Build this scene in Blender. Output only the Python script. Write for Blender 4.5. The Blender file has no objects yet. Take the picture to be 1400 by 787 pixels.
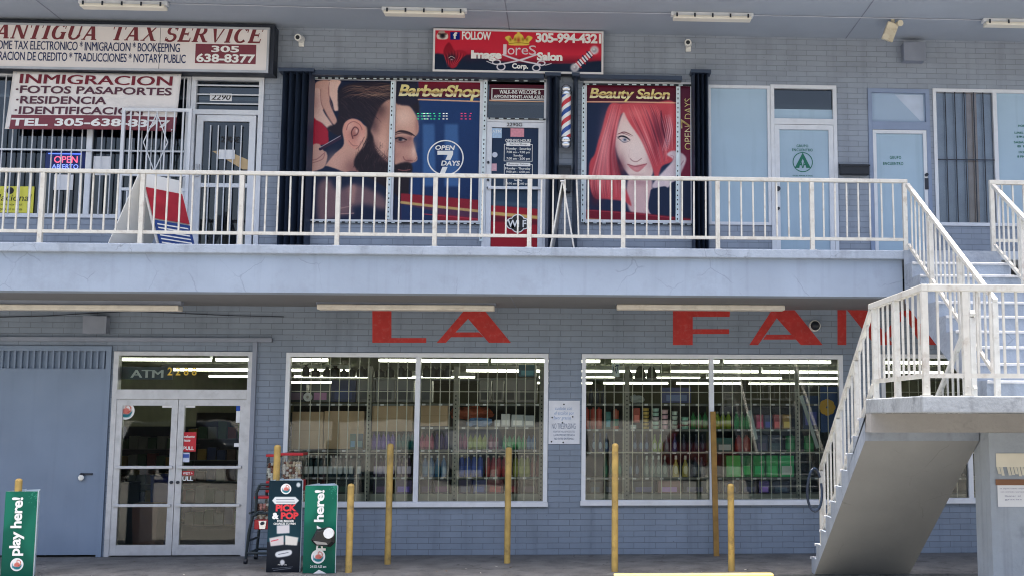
import bpy, math, random
import numpy as np
from mathutils import Vector, Matrix
random.seed(7)
rng = np.random.default_rng(5)
S = bpy.context.scene
COL = S.collection
PI = math.pi

# ------------------------------------------------------------------ camera
FOC, PPX, PPY = 1550.0, 862.1, 393.5          # in pixels of a 1400 x 787 frame
yaw, pitch, roll = [math.radians(a) for a in (3.00806, 6.42240, 0.09276)]
fw = Vector((math.sin(yaw)*math.cos(pitch), math.cos(yaw)*math.cos(pitch), math.sin(pitch)))
r0 = Vector((math.cos(yaw), -math.sin(yaw), 0)); u0 = r0.cross(fw)
RT = r0*math.cos(roll) + u0*math.sin(roll)
UP = u0*math.cos(roll) - r0*math.sin(roll)
CAMP = Vector((0, -16.4, 1.952))
cd = bpy.data.cameras.new('camera'); cam = bpy.data.objects.new('camera', cd); COL.objects.link(cam)
mw = Matrix.Identity(4)
for i in range(3):
    mw[i][0] = RT[i]; mw[i][1] = UP[i]; mw[i][2] = -fw[i]; mw[i][3] = CAMP[i]
cam.matrix_world = mw
cd.sensor_width = 36; cd.lens = FOC/1400*36
cd.shift_x = (700-PPX)/1400; cd.shift_y = 0
cd.clip_start = 0.1; cd.clip_end = 2000
S.camera = cam

# ------------------------------------------------------------------ light
SUN_EL, SUN_AZ = 89.5, 180.0                  # nearly overhead, from the street side (azimuth from +Y, clockwise)
w = bpy.data.worlds.new('World'); S.world = w; w.use_nodes = True
nt = w.node_tree; nt.nodes.clear()
sky = nt.nodes.new('ShaderNodeTexSky'); sky.sky_type = 'NISHITA'; sky.sun_disc = False
sky.sun_elevation = math.radians(SUN_EL); sky.sun_rotation = math.radians(SUN_AZ)
sky.air_density = 1.0; sky.dust_density = 7.0; sky.ozone_density = 0.6
bg = nt.nodes.new('ShaderNodeBackground'); bg.inputs['Strength'].default_value = 0.15
wo = nt.nodes.new('ShaderNodeOutputWorld')
nt.links.new(sky.outputs[0], bg.inputs[0]); nt.links.new(bg.outputs[0], wo.inputs[0])
sl = bpy.data.lights.new('sun', 'SUN'); sl.energy = 2.8; sl.angle = math.radians(0.5); sl.color = (1, .965, .9)
sun = bpy.data.objects.new('sun', sl); COL.objects.link(sun)
el, az = math.radians(SUN_EL), math.radians(SUN_AZ)
sdir = Vector((math.sin(az)*math.cos(el), math.cos(az)*math.cos(el), math.sin(el)))   # towards the sun
sun.rotation_euler = sdir.to_track_quat('Z', 'Y').to_euler(); sun.location = (0, -20, 40)
S.view_settings.view_transform = 'Standard'; S.view_settings.look = 'None'
S.view_settings.exposure = 1.6; S.view_settings.gamma = 1.0
S.view_settings.use_curve_mapping = False
S.render.engine = 'CYCLES'
S.cycles.max_bounces = 8; S.cycles.diffuse_bounces = 5; S.cycles.glossy_bounces = 4
S.cycles.transparent_max_bounces = 12; S.cycles.caustics_reflective = False; S.cycles.caustics_refractive = False
S.cycles.sample_clamp_indirect = 6; S.cycles.filter_width = 1.1

# ------------------------------------------------------------------ pixel -> world on a plane of known depth
def at(px, py, Y):
    d = RT*((px-PPX)/FOC) - UP*((py-PPY)/FOC) + fw
    t = (Y-CAMP.y)/d.y
    return CAMP + d*t
def proj(X, Y, Z):                            # arrays allowed
    dx, dy, dz = X-CAMP.x, Y-CAMP.y, Z-CAMP.z
    a = dx*RT.x+dy*RT.y+dz*RT.z; b = dx*UP.x+dy*UP.y+dz*UP.z; c = dx*fw.x+dy*fw.y+dz*fw.z
    return PPX+FOC*a/c, PPY-FOC*b/c
def rect(x0, y0, x1, y1, Y=0.0):              # -> X0, X1, Z0, Z1
    mx, my = (x0+x1)/2, (y0+y1)/2
    return at(x0, my, Y).x, at(x1, my, Y).x, at(mx, y1, Y).z, at(mx, y0, Y).z

# ------------------------------------------------------------------ colour helpers
def lin1(c):
    c = c/255.0
    return c/12.92 if c <= .04045 else ((c+.055)/1.055)**2.4
KA = 0.86
def lin(c, k=KA): return tuple(min(.9, lin1(v)*k) for v in c)

# ------------------------------------------------------------------ materials
MATS = {}
def mat(name, col, rough=.6, metal=0.0, spec=.4, var=.12, vscale=3.0, bump=0.0, bscale=40.0, dirt=0.0, dcol=(.05,.05,.05), dscale=2.0, emit=0.0, k=KA, crack=0.0, cscale=1.4, streak=0.0):
    if name in MATS: return MATS[name]
    m = bpy.data.materials.new(name); m.use_nodes = True; MATS[name] = m
    t = m.node_tree; b = t.nodes['Principled BSDF']
    c = lin(col, k)
    b.inputs['Roughness'].default_value = rough; b.inputs['Metallic'].default_value = metal
    b.inputs['Specular IOR Level'].default_value = spec
    tc = t.nodes.new('ShaderNodeTexCoord')
    n = t.nodes.new('ShaderNodeTexNoise'); n.inputs['Scale'].default_value = vscale; n.inputs['Detail'].default_value = 6
    t.links.new(tc.outputs['Object'], n.inputs['Vector'])
    rp = t.nodes.new('ShaderNodeMapRange'); rp.inputs[1].default_value = .3; rp.inputs[2].default_value = .7
    rp.inputs[3].default_value = 1-var; rp.inputs[4].default_value = 1+var
    t.links.new(n.outputs['Fac'], rp.inputs[0])
    mx = t.nodes.new('ShaderNodeMix'); mx.data_type = 'RGBA'; mx.blend_type = 'MULTIPLY'; mx.inputs[0].default_value = 1
    mx.inputs[6].default_value = (*c, 1); t.links.new(rp.outputs[0], mx.inputs[7])
    out = mx.outputs[2]
    if dirt > 0:
        n2 = t.nodes.new('ShaderNodeTexNoise'); n2.inputs['Scale'].default_value = dscale; n2.inputs['Detail'].default_value = 10; n2.inputs['Roughness'].default_value = .7
        t.links.new(tc.outputs['Object'], n2.inputs['Vector'])
        r2 = t.nodes.new('ShaderNodeMapRange'); r2.inputs[1].default_value = .52; r2.inputs[2].default_value = .72
        r2.inputs[3].default_value = 0; r2.inputs[4].default_value = dirt; t.links.new(n2.outputs['Fac'], r2.inputs[0])
        m2 = t.nodes.new('ShaderNodeMix'); m2.data_type = 'RGBA'; t.links.new(r2.outputs[0], m2.inputs[0])
        t.links.new(out, m2.inputs[6]); m2.inputs[7].default_value = (*dcol, 1); out = m2.outputs[2]
    def over(fac, colour):
        nonlocal out
        m3 = t.nodes.new('ShaderNodeMix'); m3.data_type = 'RGBA'; t.links.new(fac, m3.inputs[0]); t.links.new(out, m3.inputs[6]); m3.inputs[7].default_value = (*colour, 1); out = m3.outputs[2]
    def rng_(src, a, b_, c_, d_):
        r_ = t.nodes.new('ShaderNodeMapRange'); r_.inputs[1].default_value = a; r_.inputs[2].default_value = b_; r_.inputs[3].default_value = c_; r_.inputs[4].default_value = d_; t.links.new(src, r_.inputs[0]); return r_.outputs[0]
    if streak > 0:                            # rain streaks: noise stretched along z
        mp = t.nodes.new('ShaderNodeMapping'); mp.inputs['Scale'].default_value = (9, 9, .55); t.links.new(tc.outputs['Object'], mp.inputs[0])
        ns = t.nodes.new('ShaderNodeTexNoise'); ns.inputs['Scale'].default_value = 1; ns.inputs['Detail'].default_value = 5; t.links.new(mp.outputs[0], ns.inputs['Vector'])
        over(rng_(ns.outputs['Fac'], .54, .72, 0, streak), tuple(v*.35 for v in c))
    if crack > 0:                             # sparse hairline cracks and trowel scratches
        nw = t.nodes.new('ShaderNodeTexNoise'); nw.inputs['Scale'].default_value = 3; nw.inputs['Detail'].default_value = 4; t.links.new(tc.outputs['Object'], nw.inputs['Vector'])
        va = t.nodes.new('ShaderNodeMix'); va.data_type = 'VECTOR'; va.inputs[0].default_value = .18; t.links.new(tc.outputs['Object'], va.inputs[4]); t.links.new(nw.outputs['Color'], va.inputs[5])
        vo = t.nodes.new('ShaderNodeTexVoronoi'); vo.feature = 'DISTANCE_TO_EDGE'; vo.inputs['Scale'].default_value = cscale*1.2; t.links.new(va.outputs[1], vo.inputs['Vector'])
        e_ = rng_(vo.outputs['Distance'], .0, .012, 1, 0)
        nm = t.nodes.new('ShaderNodeTexNoise'); nm.inputs['Scale'].default_value = 2.3; nm.inputs['Detail'].default_value = 3; t.links.new(tc.outputs['Object'], nm.inputs['Vector'])
        mu = t.nodes.new('ShaderNodeMath'); mu.operation = 'MULTIPLY'; t.links.new(e_, mu.inputs[0]); t.links.new(rng_(nm.outputs['Fac'], .5, .62, 0, crack), mu.inputs[1])
        over(mu.outputs[0], tuple(v*.3 for v in c))
    t.links.new(out, b.inputs['Base Color'])
    if emit > 0:
        b.inputs['Emission Color'].default_value = (*lin(col, 1), 1); b.inputs['Emission Strength'].default_value = emit
    if bump > 0:
        n3 = t.nodes.new('ShaderNodeTexNoise'); n3.inputs['Scale'].default_value = bscale; n3.inputs['Detail'].default_value = 5
        t.links.new(tc.outputs['Object'], n3.inputs['Vector'])
        bp = t.nodes.new('ShaderNodeBump'); bp.inputs['Strength'].default_value = bump; bp.inputs['Distance'].default_value = .02
        t.links.new(n3.outputs['Fac'], bp.inputs['Height']); t.links.new(bp.outputs[0], b.inputs['Normal'])
    return m

def brick_mat(name, col, groove):
    m = bpy.data.materials.new(name); m.use_nodes = True; MATS[name] = m
    t = m.node_tree; b = t.nodes['Principled BSDF']; L = t.links.new
    tc = t.nodes.new('ShaderNodeTexCoord'); sp = t.nodes.new('ShaderNodeSeparateXYZ'); cb = t.nodes.new('ShaderNodeCombineXYZ')
    L(tc.outputs['Object'], sp.inputs[0])
    ad = t.nodes.new('ShaderNodeMath'); L(sp.outputs[0], ad.inputs[0]); L(sp.outputs[1], ad.inputs[1])
    nw = t.nodes.new('ShaderNodeTexNoise'); nw.inputs['Scale'].default_value = 5; nw.inputs['Detail'].default_value = 3; L(tc.outputs['Object'], nw.inputs['Vector'])
    wob = t.nodes.new('ShaderNodeMapRange'); wob.inputs[3].default_value = -.006; wob.inputs[4].default_value = .006; L(nw.outputs['Fac'], wob.inputs[0])
    az_ = t.nodes.new('ShaderNodeMath'); L(sp.outputs[2], az_.inputs[0]); L(wob.outputs[0], az_.inputs[1])
    L(ad.outputs[0], cb.inputs[0]); L(az_.outputs[0], cb.inputs[1])
    br = t.nodes.new('ShaderNodeTexBrick'); L(cb.outputs[0], br.inputs['Vector'])
    c = lin(col)
    br.offset = .5; br.inputs['Scale'].default_value = 1; br.inputs['Brick Width'].default_value = .305; br.inputs['Row Height'].default_value = .0815
    br.inputs['Mortar Size'].default_value = .0042; br.inputs['Mortar Smooth'].default_value = .35; br.inputs['Bias'].default_value = 0
    br.inputs['Color1'].default_value = (*[v*.95 for v in c], 1); br.inputs['Color2'].default_value = (*[v*1.03 for v in c], 1)
    br.inputs['Mortar'].default_value = (*[v*groove for v in c], 1)
    n = t.nodes.new('ShaderNodeTexNoise'); n.inputs['Scale'].default_value = 1.1; n.inputs['Detail'].default_value = 8; n.inputs['Roughness'].default_value = .65
    L(tc.outputs['Object'], n.inputs['Vector'])
    rp = t.nodes.new('ShaderNodeMapRange'); rp.inputs[1].default_value = .3; rp.inputs[2].default_value = .7; rp.inputs[3].default_value = .86; rp.inputs[4].default_value = 1.1
    L(n.outputs['Fac'], rp.inputs[0])
    mx = t.nodes.new('ShaderNodeMix'); mx.data_type = 'RGBA'; mx.blend_type = 'MULTIPLY'; mx.inputs[0].default_value = 1
    L(br.outputs['Color'], mx.inputs[6]); L(rp.outputs[0], mx.inputs[7])
    mp = t.nodes.new('ShaderNodeMapping'); mp.inputs['Scale'].default_value = (5, 5, .5); L(tc.outputs['Object'], mp.inputs[0])
    ns = t.nodes.new('ShaderNodeTexNoise'); ns.inputs['Scale'].default_value = 1; ns.inputs['Detail'].default_value = 6; L(mp.outputs[0], ns.inputs['Vector'])
    rs = t.nodes.new('ShaderNodeMapRange'); rs.inputs[1].default_value = .52; rs.inputs[2].default_value = .75; rs.inputs[4].default_value = .4; L(ns.outputs['Fac'], rs.inputs[0])
    m4 = t.nodes.new('ShaderNodeMix'); m4.data_type = 'RGBA'; L(rs.outputs[0], m4.inputs[0]); L(mx.outputs[2], m4.inputs[6]); m4.inputs[7].default_value = (*[v*.55 for v in c], 1)
    nc = t.nodes.new('ShaderNodeTexNoise'); nc.inputs['Scale'].default_value = 26; nc.inputs['Detail'].default_value = 5; L(tc.outputs['Object'], nc.inputs['Vector'])
    rc = t.nodes.new('ShaderNodeMapRange'); rc.inputs[1].default_value = .68; rc.inputs[2].default_value = .72; rc.inputs[4].default_value = .6; L(nc.outputs['Fac'], rc.inputs[0])
    m5 = t.nodes.new('ShaderNodeMix'); m5.data_type = 'RGBA'; L(rc.outputs[0], m5.inputs[0]); L(m4.outputs[2], m5.inputs[6]); m5.inputs[7].default_value = (*[v*.4 for v in c], 1)
    L(m5.outputs[2], b.inputs['Base Color'])
    b.inputs['Roughness'].default_value = .55; b.inputs['Specular IOR Level'].default_value = .35
    n3 = t.nodes.new('ShaderNodeTexNoise'); n3.inputs['Scale'].default_value = 60; n3.inputs['Detail'].default_value = 4; L(tc.outputs['Object'], n3.inputs['Vector'])
    iv = t.nodes.new('ShaderNodeMath'); iv.operation = 'MULTIPLY_ADD'; iv.inputs[1].default_value = -1; L(br.outputs['Fac'], iv.inputs[0])
    ms = t.nodes.new('ShaderNodeMath'); ms.operation = 'MULTIPLY'; ms.inputs[1].default_value = .25; L(n3.outputs['Fac'], ms.inputs[0]); L(ms.outputs[0], iv.inputs[2])
    bp = t.nodes.new('ShaderNodeBump'); bp.inputs['Strength'].default_value = .6; bp.inputs['Distance'].default_value = .006
    L(iv.outputs[0], bp.inputs['Height']); L(bp.outputs[0], b.inputs['Normal'])
    return m

def glass_mat(name, refl=.09, tint=(.8,.84,.8), rough=.015):
    m = bpy.data.materials.new(name); m.use_nodes = True; MATS[name] = m
    t = m.node_tree; t.nodes.clear(); L = t.links.new
    o = t.nodes.new('ShaderNodeOutputMaterial'); mx = t.nodes.new('ShaderNodeMixShader')
    tr = t.nodes.new('ShaderNodeBsdfTransparent'); tr.inputs[0].default_value = (*tint, 1)
    gl = t.nodes.new('ShaderNodeBsdfGlossy'); gl.inputs['Roughness'].default_value = rough
    n = t.nodes.new('ShaderNodeTexNoise'); n.inputs['Scale'].default_value = .9; n.inputs['Detail'].default_value = 2
    tc = t.nodes.new('ShaderNodeTexCoord'); L(tc.outputs['Object'], n.inputs['Vector'])
    bp = t.nodes.new('ShaderNodeBump'); bp.inputs['Strength'].default_value = .03; bp.inputs['Distance'].default_value = .05; L(n.outputs['Fac'], bp.inputs['Height']); L(bp.outputs[0], gl.inputs['Normal'])
    fr = t.nodes.new('ShaderNodeFresnel'); fr.inputs[0].default_value = 1.5
    ma = t.nodes.new('ShaderNodeMath'); ma.operation = 'MULTIPLY'; ma.use_clamp = True; ma.inputs[1].default_value = refl/.08; L(fr.outputs[0], ma.inputs[0])
    L(ma.outputs[0], mx.inputs[0]); L(tr.outputs[0], mx.inputs[1]); L(gl.outputs[0], mx.inputs[2]); L(mx.outputs[0], o.inputs[0])
    return m
def print_mat(name='printed vinyl', rough=.35, spec=.15):
    m = bpy.data.materials.new(name); m.use_nodes = True; MATS[name] = m
    t = m.node_tree; b = t.nodes['Principled BSDF']
    a = t.nodes.new('ShaderNodeVertexColor'); a.layer_name = 'Col'
    t.links.new(a.outputs[0], b.inputs['Base Color']); b.inputs['Roughness'].default_value = rough; b.inputs['Specular IOR Level'].default_value = spec
    return m
def gold_mat():
    m = bpy.data.materials.new('gold print'); m.use_nodes = True; MATS['gold print'] = m
    t = m.node_tree; b = t.nodes['Principled BSDF']; tc = t.nodes.new('ShaderNodeTexCoord'); sp = t.nodes.new('ShaderNodeSeparateXYZ')
    t.links.new(tc.outputs['Generated'], sp.inputs[0]); rp = t.nodes.new('ShaderNodeValToRGB')
    e = rp.color_ramp.elements; e[0].position = 0; e[0].color = (*lin((235,215,120)), 1); e[1].position = 1; e[1].color = (*lin((240,225,150)), 1)
    for p_, c_ in ((.35,(250,240,190)),(.5,(170,130,60)),(.62,(240,220,140))):
        x = e.new(p_); x.color = (*lin(c_), 1)
    t.links.new(sp.outputs[2], rp.inputs[0]); t.links.new(rp.outputs[0], b.inputs['Base Color']); b.inputs['Roughness'].default_value = .4
    return m

def off(parent):                              # keeps a child's mesh in world coordinates
    return -parent.location if (parent.type == 'EMPTY' or parent.parent is None) else Vector((0,0,0))
# ------------------------------------------------------------------ mesh builder
class MB:
    def __init__(s): s.v = []; s.f = []; s.m = []; s.mi = 0
    def add(s, vs, fs):
        k = len(s.v); s.v += [tuple(a) for a in vs]
        for f in fs: s.f.append(tuple(i+k for i in f)); s.m.append(s.mi)
        return s
    def box(s, x0, x1, y0, y1, z0, z1):
        x0, x1 = min(x0,x1), max(x0,x1); y0, y1 = min(y0,y1), max(y0,y1); z0, z1 = min(z0,z1), max(z0,z1)
        return s.add([(x0,y0,z0),(x1,y0,z0),(x1,y1,z0),(x0,y1,z0),(x0,y0,z1),(x1,y0,z1),(x1,y1,z1),(x0,y1,z1)],
                     [(0,3,2,1),(4,5,6,7),(0,1,5,4),(1,2,6,5),(2,3,7,6),(3,0,4,7)])
    def quad(s, a, b, c, d): return s.add([a,b,c,d], [(0,1,2,3)])
    def bar(s, p, q, wd, ht, up=(0,0,1)):      # rectangular bar from p to q
        p, q = Vector(p), Vector(q); d = (q-p).normalized(); u = Vector(up)
        if abs(d.dot(u)) > .98: u = Vector((0,1,0))
        a = d.cross(u).normalized(); b = a.cross(d).normalized(); a *= wd/2; b *= ht/2
        return s.add([p-a-b,p+a-b,p+a+b,p-a+b,q-a-b,q+a-b,q+a+b,q-a+b], [(0,1,2,3),(4,7,6,5),(0,4,5,1),(1,5,6,2),(2,6,7,3),(3,7,4,0)])
    def cyl(s, p, q, r, r2=None, n=12, cap=True):
        p, q = Vector(p), Vector(q); r2 = r if r2 is None else r2; d = (q-p).normalized()
        u = Vector((0,0,1)) if abs(d.z) < .9 else Vector((1,0,0)); a = d.cross(u).normalized(); b = d.cross(a)
        vs = []
        for c, rr in ((p,r),(q,r2)):
            for i in range(n):
                t = 2*PI*i/n; vs.append(c+(a*math.cos(t)+b*math.sin(t))*rr)
        fs = [(i,(i+1)%n,n+(i+1)%n,n+i) for i in range(n)]
        if cap: fs += [tuple(range(n-1,-1,-1)), tuple(range(n,2*n))]
        return s.add(vs, fs)
    def tube(s, pts, r, n=8):
        for a, b in zip(pts[:-1], pts[1:]): s.cyl(a, b, r, n=n)
        return s
    def lathe(s, cx, cy, prof, n=16, sy=1.0):
        vs = []; 
        for r, z in prof:
            for i in range(n):
                t = 2*PI*i/n; vs.append((cx+r*math.cos(t), cy+sy*r*math.sin(t), z))
        fs = []
        for k in range(len(prof)-1):
            for i in range(n): fs.append((k*n+i, k*n+(i+1)%n, (k+1)*n+(i+1)%n, (k+1)*n+i))
        fs.append(tuple(range(n-1,-1,-1))); fs.append(tuple((len(prof)-1)*n+i for i in range(n)))
        return s.add(vs, fs)
    def prism(s, poly, y0, y1):                # polygon in x,z ; y0 front, y1 back
        n = len(poly)
        vs = [(x,y0,z) for x,z in poly]+[(x,y1,z) for x,z in poly]
        fs = [tuple(range(n)), tuple(range(2*n-1,n-1,-1))]+[(i,n+i,n+(i+1)%n,(i+1)%n) for i in range(n)]
        return s.add(vs, fs)
    def prism_yz(s, poly, x0, x1):
        n = len(poly)
        vs = [(x0,y,z) for y,z in poly]+[(x1,y,z) for y,z in poly]
        fs = [tuple(range(n)), tuple(range(2*n-1,n-1,-1))]+[(i,n+i,n+(i+1)%n,(i+1)%n) for i in range(n)]
        return s.add(vs, fs)
    def ell(s, c, rx, ry, rz, n=14, k=8):
        vs = [(c[0],c[1],c[2]-rz)]
        for j in range(1,k):
            t = PI*j/k
            for i in range(n):
                a = 2*PI*i/n; vs.append((c[0]+rx*math.sin(t)*math.cos(a), c[1]+ry*math.sin(t)*math.sin(a), c[2]-rz*math.cos(t)))
        vs.append((c[0],c[1],c[2]+rz)); fs = [(0,1+(i+1)%n,1+i) for i in range(n)]
        for j in range(k-2):
            for i in range(n): a=1+j*n; fs.append((a+i,a+(i+1)%n,a+n+(i+1)%n,a+n+i))
        l = len(vs)-1; a = 1+(k-2)*n; fs += [(a+i,a+(i+1)%n,l) for i in range(n)]
        return s.add(vs, fs)
    def build(s, name, m, parent=None, bevel=0.0, smooth=False, shift=True):
        vs = s.v; loc = Vector((0,0,0))
        if parent is None and shift:
            A = np.array(vs); lo, hi = A.min(0), A.max(0); loc = Vector(((lo[0]+hi[0])/2, (lo[1]+hi[1])/2, lo[2]))
            vs = [tuple(Vector(v)-loc) for v in vs]
        me = bpy.data.meshes.new(name); me.from_pydata(vs, [], s.f); 
        ms = m if isinstance(m, (list, tuple)) else [m]
        for x in ms: me.materials.append(x)
        if len(ms) > 1:
            for i, p_ in enumerate(me.polygons): p_.material_index = s.m[i]
        fix_normals(me)
        if smooth:
            me.polygons.foreach_set('use_smooth', [True]*len(me.polygons))
            try: me.set_sharp_from_angle(angle=math.radians(40))
            except Exception: pass
        o = bpy.data.objects.new(name, me); COL.objects.link(o); o.location = loc
        if parent is not None:
            o.parent = parent
            o.location = off(parent)
        if bevel > 0:
            bv = o.modifiers.new('bevel', 'BEVEL'); bv.width = bevel; bv.segments = 2; bv.limit_method = 'ANGLE'
        return o
import bmesh
def fix_normals(me):
    bm = bmesh.new(); bm.from_mesh(me); bmesh.ops.recalc_face_normals(bm, faces=bm.faces); bm.to_mesh(me); bm.free()

def thing(name, label, cat, loc=(0,0,0), group=None):
    o = bpy.data.objects.new(name, None); COL.objects.link(o); o.location = loc; o.empty_display_size = .1
    tag(o, label, cat, group); return o
def tag(o, label, cat, group=None):
    o['label'] = label; o['category'] = cat
    if group: o['group'] = group
    return o
def struct(o): o['kind'] = 'structure'; return o
def dup(root, loc, label=None, group=None, swap=None):
    def cp(o, par):
        c = o.copy(); COL.objects.link(c)
        if par is not None: c.parent = par
        if swap and c.type == 'MESH' and c.data.materials and c.data.materials[0].name in swap:
            c.material_slots[0].link = 'OBJECT'; c.material_slots[0].material = swap[c.data.materials[0].name]
        for ch in list(o.children): cp(ch, c)
        return c
    r = cp(root, None); r.location = loc
    if label: r['label'] = label
    if group: r['group'] = group
    return r

# ------------------------------------------------------------------ lettering (built-in font, turned into mesh in one batch)
TEXTQ = []
def lettering(name, parent, m, items, Y, extr=.002, label=None, cat=None):
    """items: (text, x0, y0, x1, y1, opts) in pixels on the plane Y, or world rects when opts has world=True"""
    TEXTQ.append((name, parent, m, items, Y, extr, label, cat))
def flush_text():
    objs = []
    for q in TEXTQ:
        row = []
        for it in q[3]:
            op = it[5] if len(it) > 5 else {}
            cu = bpy.data.curves.new('t', 'FONT'); cu.body = it[0]; cu.offset = 0 if 'M' in it[0] else op.get('bold', .012); cu.resolution_u = 3
            cu.space_character = op.get('sp', 1.0); cu.align_x = op.get('align', 'LEFT'); cu.space_line = op.get('line', 1.0)
            o = bpy.data.objects.new('t', cu); COL.objects.link(o); row.append(o)
        objs.append(row)
    bpy.context.view_layer.update(); dg = bpy.context.evaluated_depsgraph_get()
    for q, row in zip(TEXTQ, objs):
        name, parent, m, items, Y, extr, label, cat = q
        mb = MB()
        for it, o in zip(items, row):
            op = it[5] if len(it) > 5 else {}
            me = bpy.data.meshes.new_from_object(o.evaluated_get(dg))
            A = np.array([v.co[:2] for v in me.vertices]); F = [tuple(p_.vertices) for p_ in me.polygons]
            A[:,0] += A[:,1]*op.get('shear', 0)
            lo, hi = A.min(0), A.max(0); A = (A-lo)/(hi-lo)
            r = op.get('rot', 0)
            if r == 90: A = np.stack([1-A[:,1], A[:,0]], 1)
            elif r == -90: A = np.stack([A[:,1], 1-A[:,0]], 1)
            fn = op.get('map')
            if fn: vs = [fn(a, b) for a, b in A]
            else:
                X0, X1, Z0, Z1 = it[1:5] if op.get('world') else rect(*it[1:5], Y)
                sk = op.get('skew', 0)                      # rise of the baseline over the width, metres
                vs = [(X0+(X1-X0)*a, Y, Z0+(Z1-Z0)*b+sk*a) for a, b in A]
            mb.add(vs, F); bpy.data.meshes.remove(me)
            if 'M' in it[0] and op.get('bold', .012) > .004:      # heavier weight by overprinting, M closes up otherwise
                wd = (vs[int(A[:,0].argmax())][0]-vs[int(A[:,0].argmin())][0]); d_ = op.get('bold', .012)*1.3/(hi-lo)[0]*wd
                for s_ in (-1, 1): mb.add([(v[0]+s_*d_, v[1]-.0003*(2+s_), v[2]) for v in vs], F)
        me = bpy.data.meshes.new(name); me.from_pydata(mb.v, [], mb.f); me.materials.append(m)
        o = bpy.data.objects.new(name, me); COL.objects.link(o)
        if parent is not None:
            o.parent = parent
            o.location = off(parent)
        if label: tag(o, label, cat)
        for t_ in row:
            c = t_.data; bpy.data.objects.remove(t_); bpy.data.curves.remove(c)

# ------------------------------------------------------------------ painter for printed pictures
class Painter:
    def __init__(s, x0, y0, x1, y1, sc, bgc):
        s.x0, s.y0, s.sc = x0, y0, sc
        s.W, s.H = int((x1-x0)*sc)+1, int((y1-y0)*sc)+1
        s.a = np.ones((s.H, s.W, 3))*np.array(bgc, float)
        s.tf = lambda x, y: (x, y)
        yy, xx = np.mgrid[0:s.H, 0:s.W]; s.X = x0+xx/sc; s.Y = y0+yy/sc
    def via(s, ox, oy, k): s.tf = lambda x, y: (ox+x/k, oy+y/k); s.k = k; return s
    def _sm(s, pts, closed=True, n=6):
        P = np.array(pts, float); out = []; N = len(P)
        rng_ = range(N) if closed else range(N-1)
        for i in rng_:
            if closed: p = [P[(i+j) % N] for j in (-1,0,1,2)]
            else: p = [P[max(0,min(N-1,i+j))] for j in (-1,0,1,2)]
            for t in np.linspace(0, 1, n, endpoint=False):
                out.append(.5*((2*p[1])+(-p[0]+p[2])*t+(2*p[0]-5*p[1]+4*p[2]-p[3])*t*t+(-p[0]+3*p[1]-3*p[2]+p[3])*t**3))
        if not closed: out.append(P[-1])
        return np.array(out)
    def _blur(s, m, r):
        r = r*s.sc
        if r < .3: return m
        k = max(1, int(round(r)))
        for _ in range(2):
            for ax in (0, 1):
                c = np.cumsum(np.pad(m, [(k+1,k) if i == ax else (0,0) for i in (0,1)], mode='edge'), axis=ax)
                m = (np.take(c, range(2*k+1, c.shape[ax]), ax)-np.take(c, range(0, c.shape[ax]-2*k-1), ax))/(2*k+1)
        return m
    def _mix(s, m, col, al):
        m = (m*al)[..., None]; s.a = s.a*(1-m)+np.array(col, float)*m
    def poly(s, pts, col, soft=.4, smooth=True, al=1.0):
        P = [s.tf(*p) for p in pts]
        P = s._sm(P) if smooth else np.array(P, float)
        m = np.zeros((s.H, s.W), bool); n = len(P); j = n-1
        for i in range(n):
            xi, yi = P[i]; xj, yj = P[j]
            if yi != yj:
                c = ((yi > s.Y) != (yj > s.Y)) & (s.X < (xj-xi)*(s.Y-yi)/(yj-yi)+xi); m ^= c
            j = i
        s._mix(s._blur(m.astype(float), soft), col, al); return s
    def line(s, pts, wd, col, soft=.4, al=1.0, taper=False, smooth=True):
        P = [s.tf(*p) for p in pts]; P = s._sm(P, False, 8) if smooth and len(P) > 2 else np.array(P, float)
        D = np.full((s.H, s.W), 1e9); n = len(P)-1
        for i in range(n):
            a, b = P[i], P[i+1]; d = b-a; l2 = max(1e-9, d@d)
            t = np.clip(((s.X-a[0])*d[0]+(s.Y-a[1])*d[1])/l2, 0, 1)
            q = np.hypot(s.X-a[0]-t*d[0], s.Y-a[1]-t*d[1])
            if taper: q = q/max(.15, math.sin(PI*(i+.5)/n))
            D = np.minimum(D, q)
        m = np.clip((wd/2-D)/max(soft, .2)+.5, 0, 1); s._mix(m, col, al); return s
    def blob(s, x, y, rx, ry, col, al=.5, pw=1.0):
        x, y = s.tf(x, y); k = getattr(s, 'k', 1.0) if s.tf(1, 0)[0]-s.tf(0, 0)[0] != 1 else 1.0
        g = np.exp(-(((s.X-x)/(rx/k))**2+((s.Y-y)/(ry/k))**2)**pw); s._mix(g, col, al); return s
    def vgrad(s, y0, y1, c0, c1, x0=None, x1=None):
        m = (s.Y >= y0) & (s.Y <= y1)
        if x0 is not None: m &= (s.X >= x0) & (s.X <= x1)
        t = np.clip((s.Y-y0)/(y1-y0), 0, 1)[..., None]
        g = np.array(c0, float)*(1-t)+np.array(c1, float)*t
        s.a = np.where(m[..., None], g, s.a); return s
    def sample(s, px, py):
        i = np.clip(((py-s.y0)*s.sc), 0, s.H-1.001); j = np.clip(((px-s.x0)*s.sc), 0, s.W-1.001)
        i0, j0 = i.astype(int), j.astype(int); fi, fj = (i-i0)[:, None], (j-j0)[:, None]
        a = s.a
        return (a[i0,j0]*(1-fi)*(1-fj)+a[i0+1,j0]*fi*(1-fj)+a[i0,j0+1]*(1-fi)*fj+a[i0+1,j0+1]*fi*fj)
def grain(pt, amt=.05):
    n = rng.normal(0, 1, pt.a.shape[:2]); n = (n+np.roll(n,1,0)+np.roll(n,1,1)+np.roll(n,-1,0))/2
    pt.a = np.clip(pt.a*(1+amt*n[..., None]), 0, 255)
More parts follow.
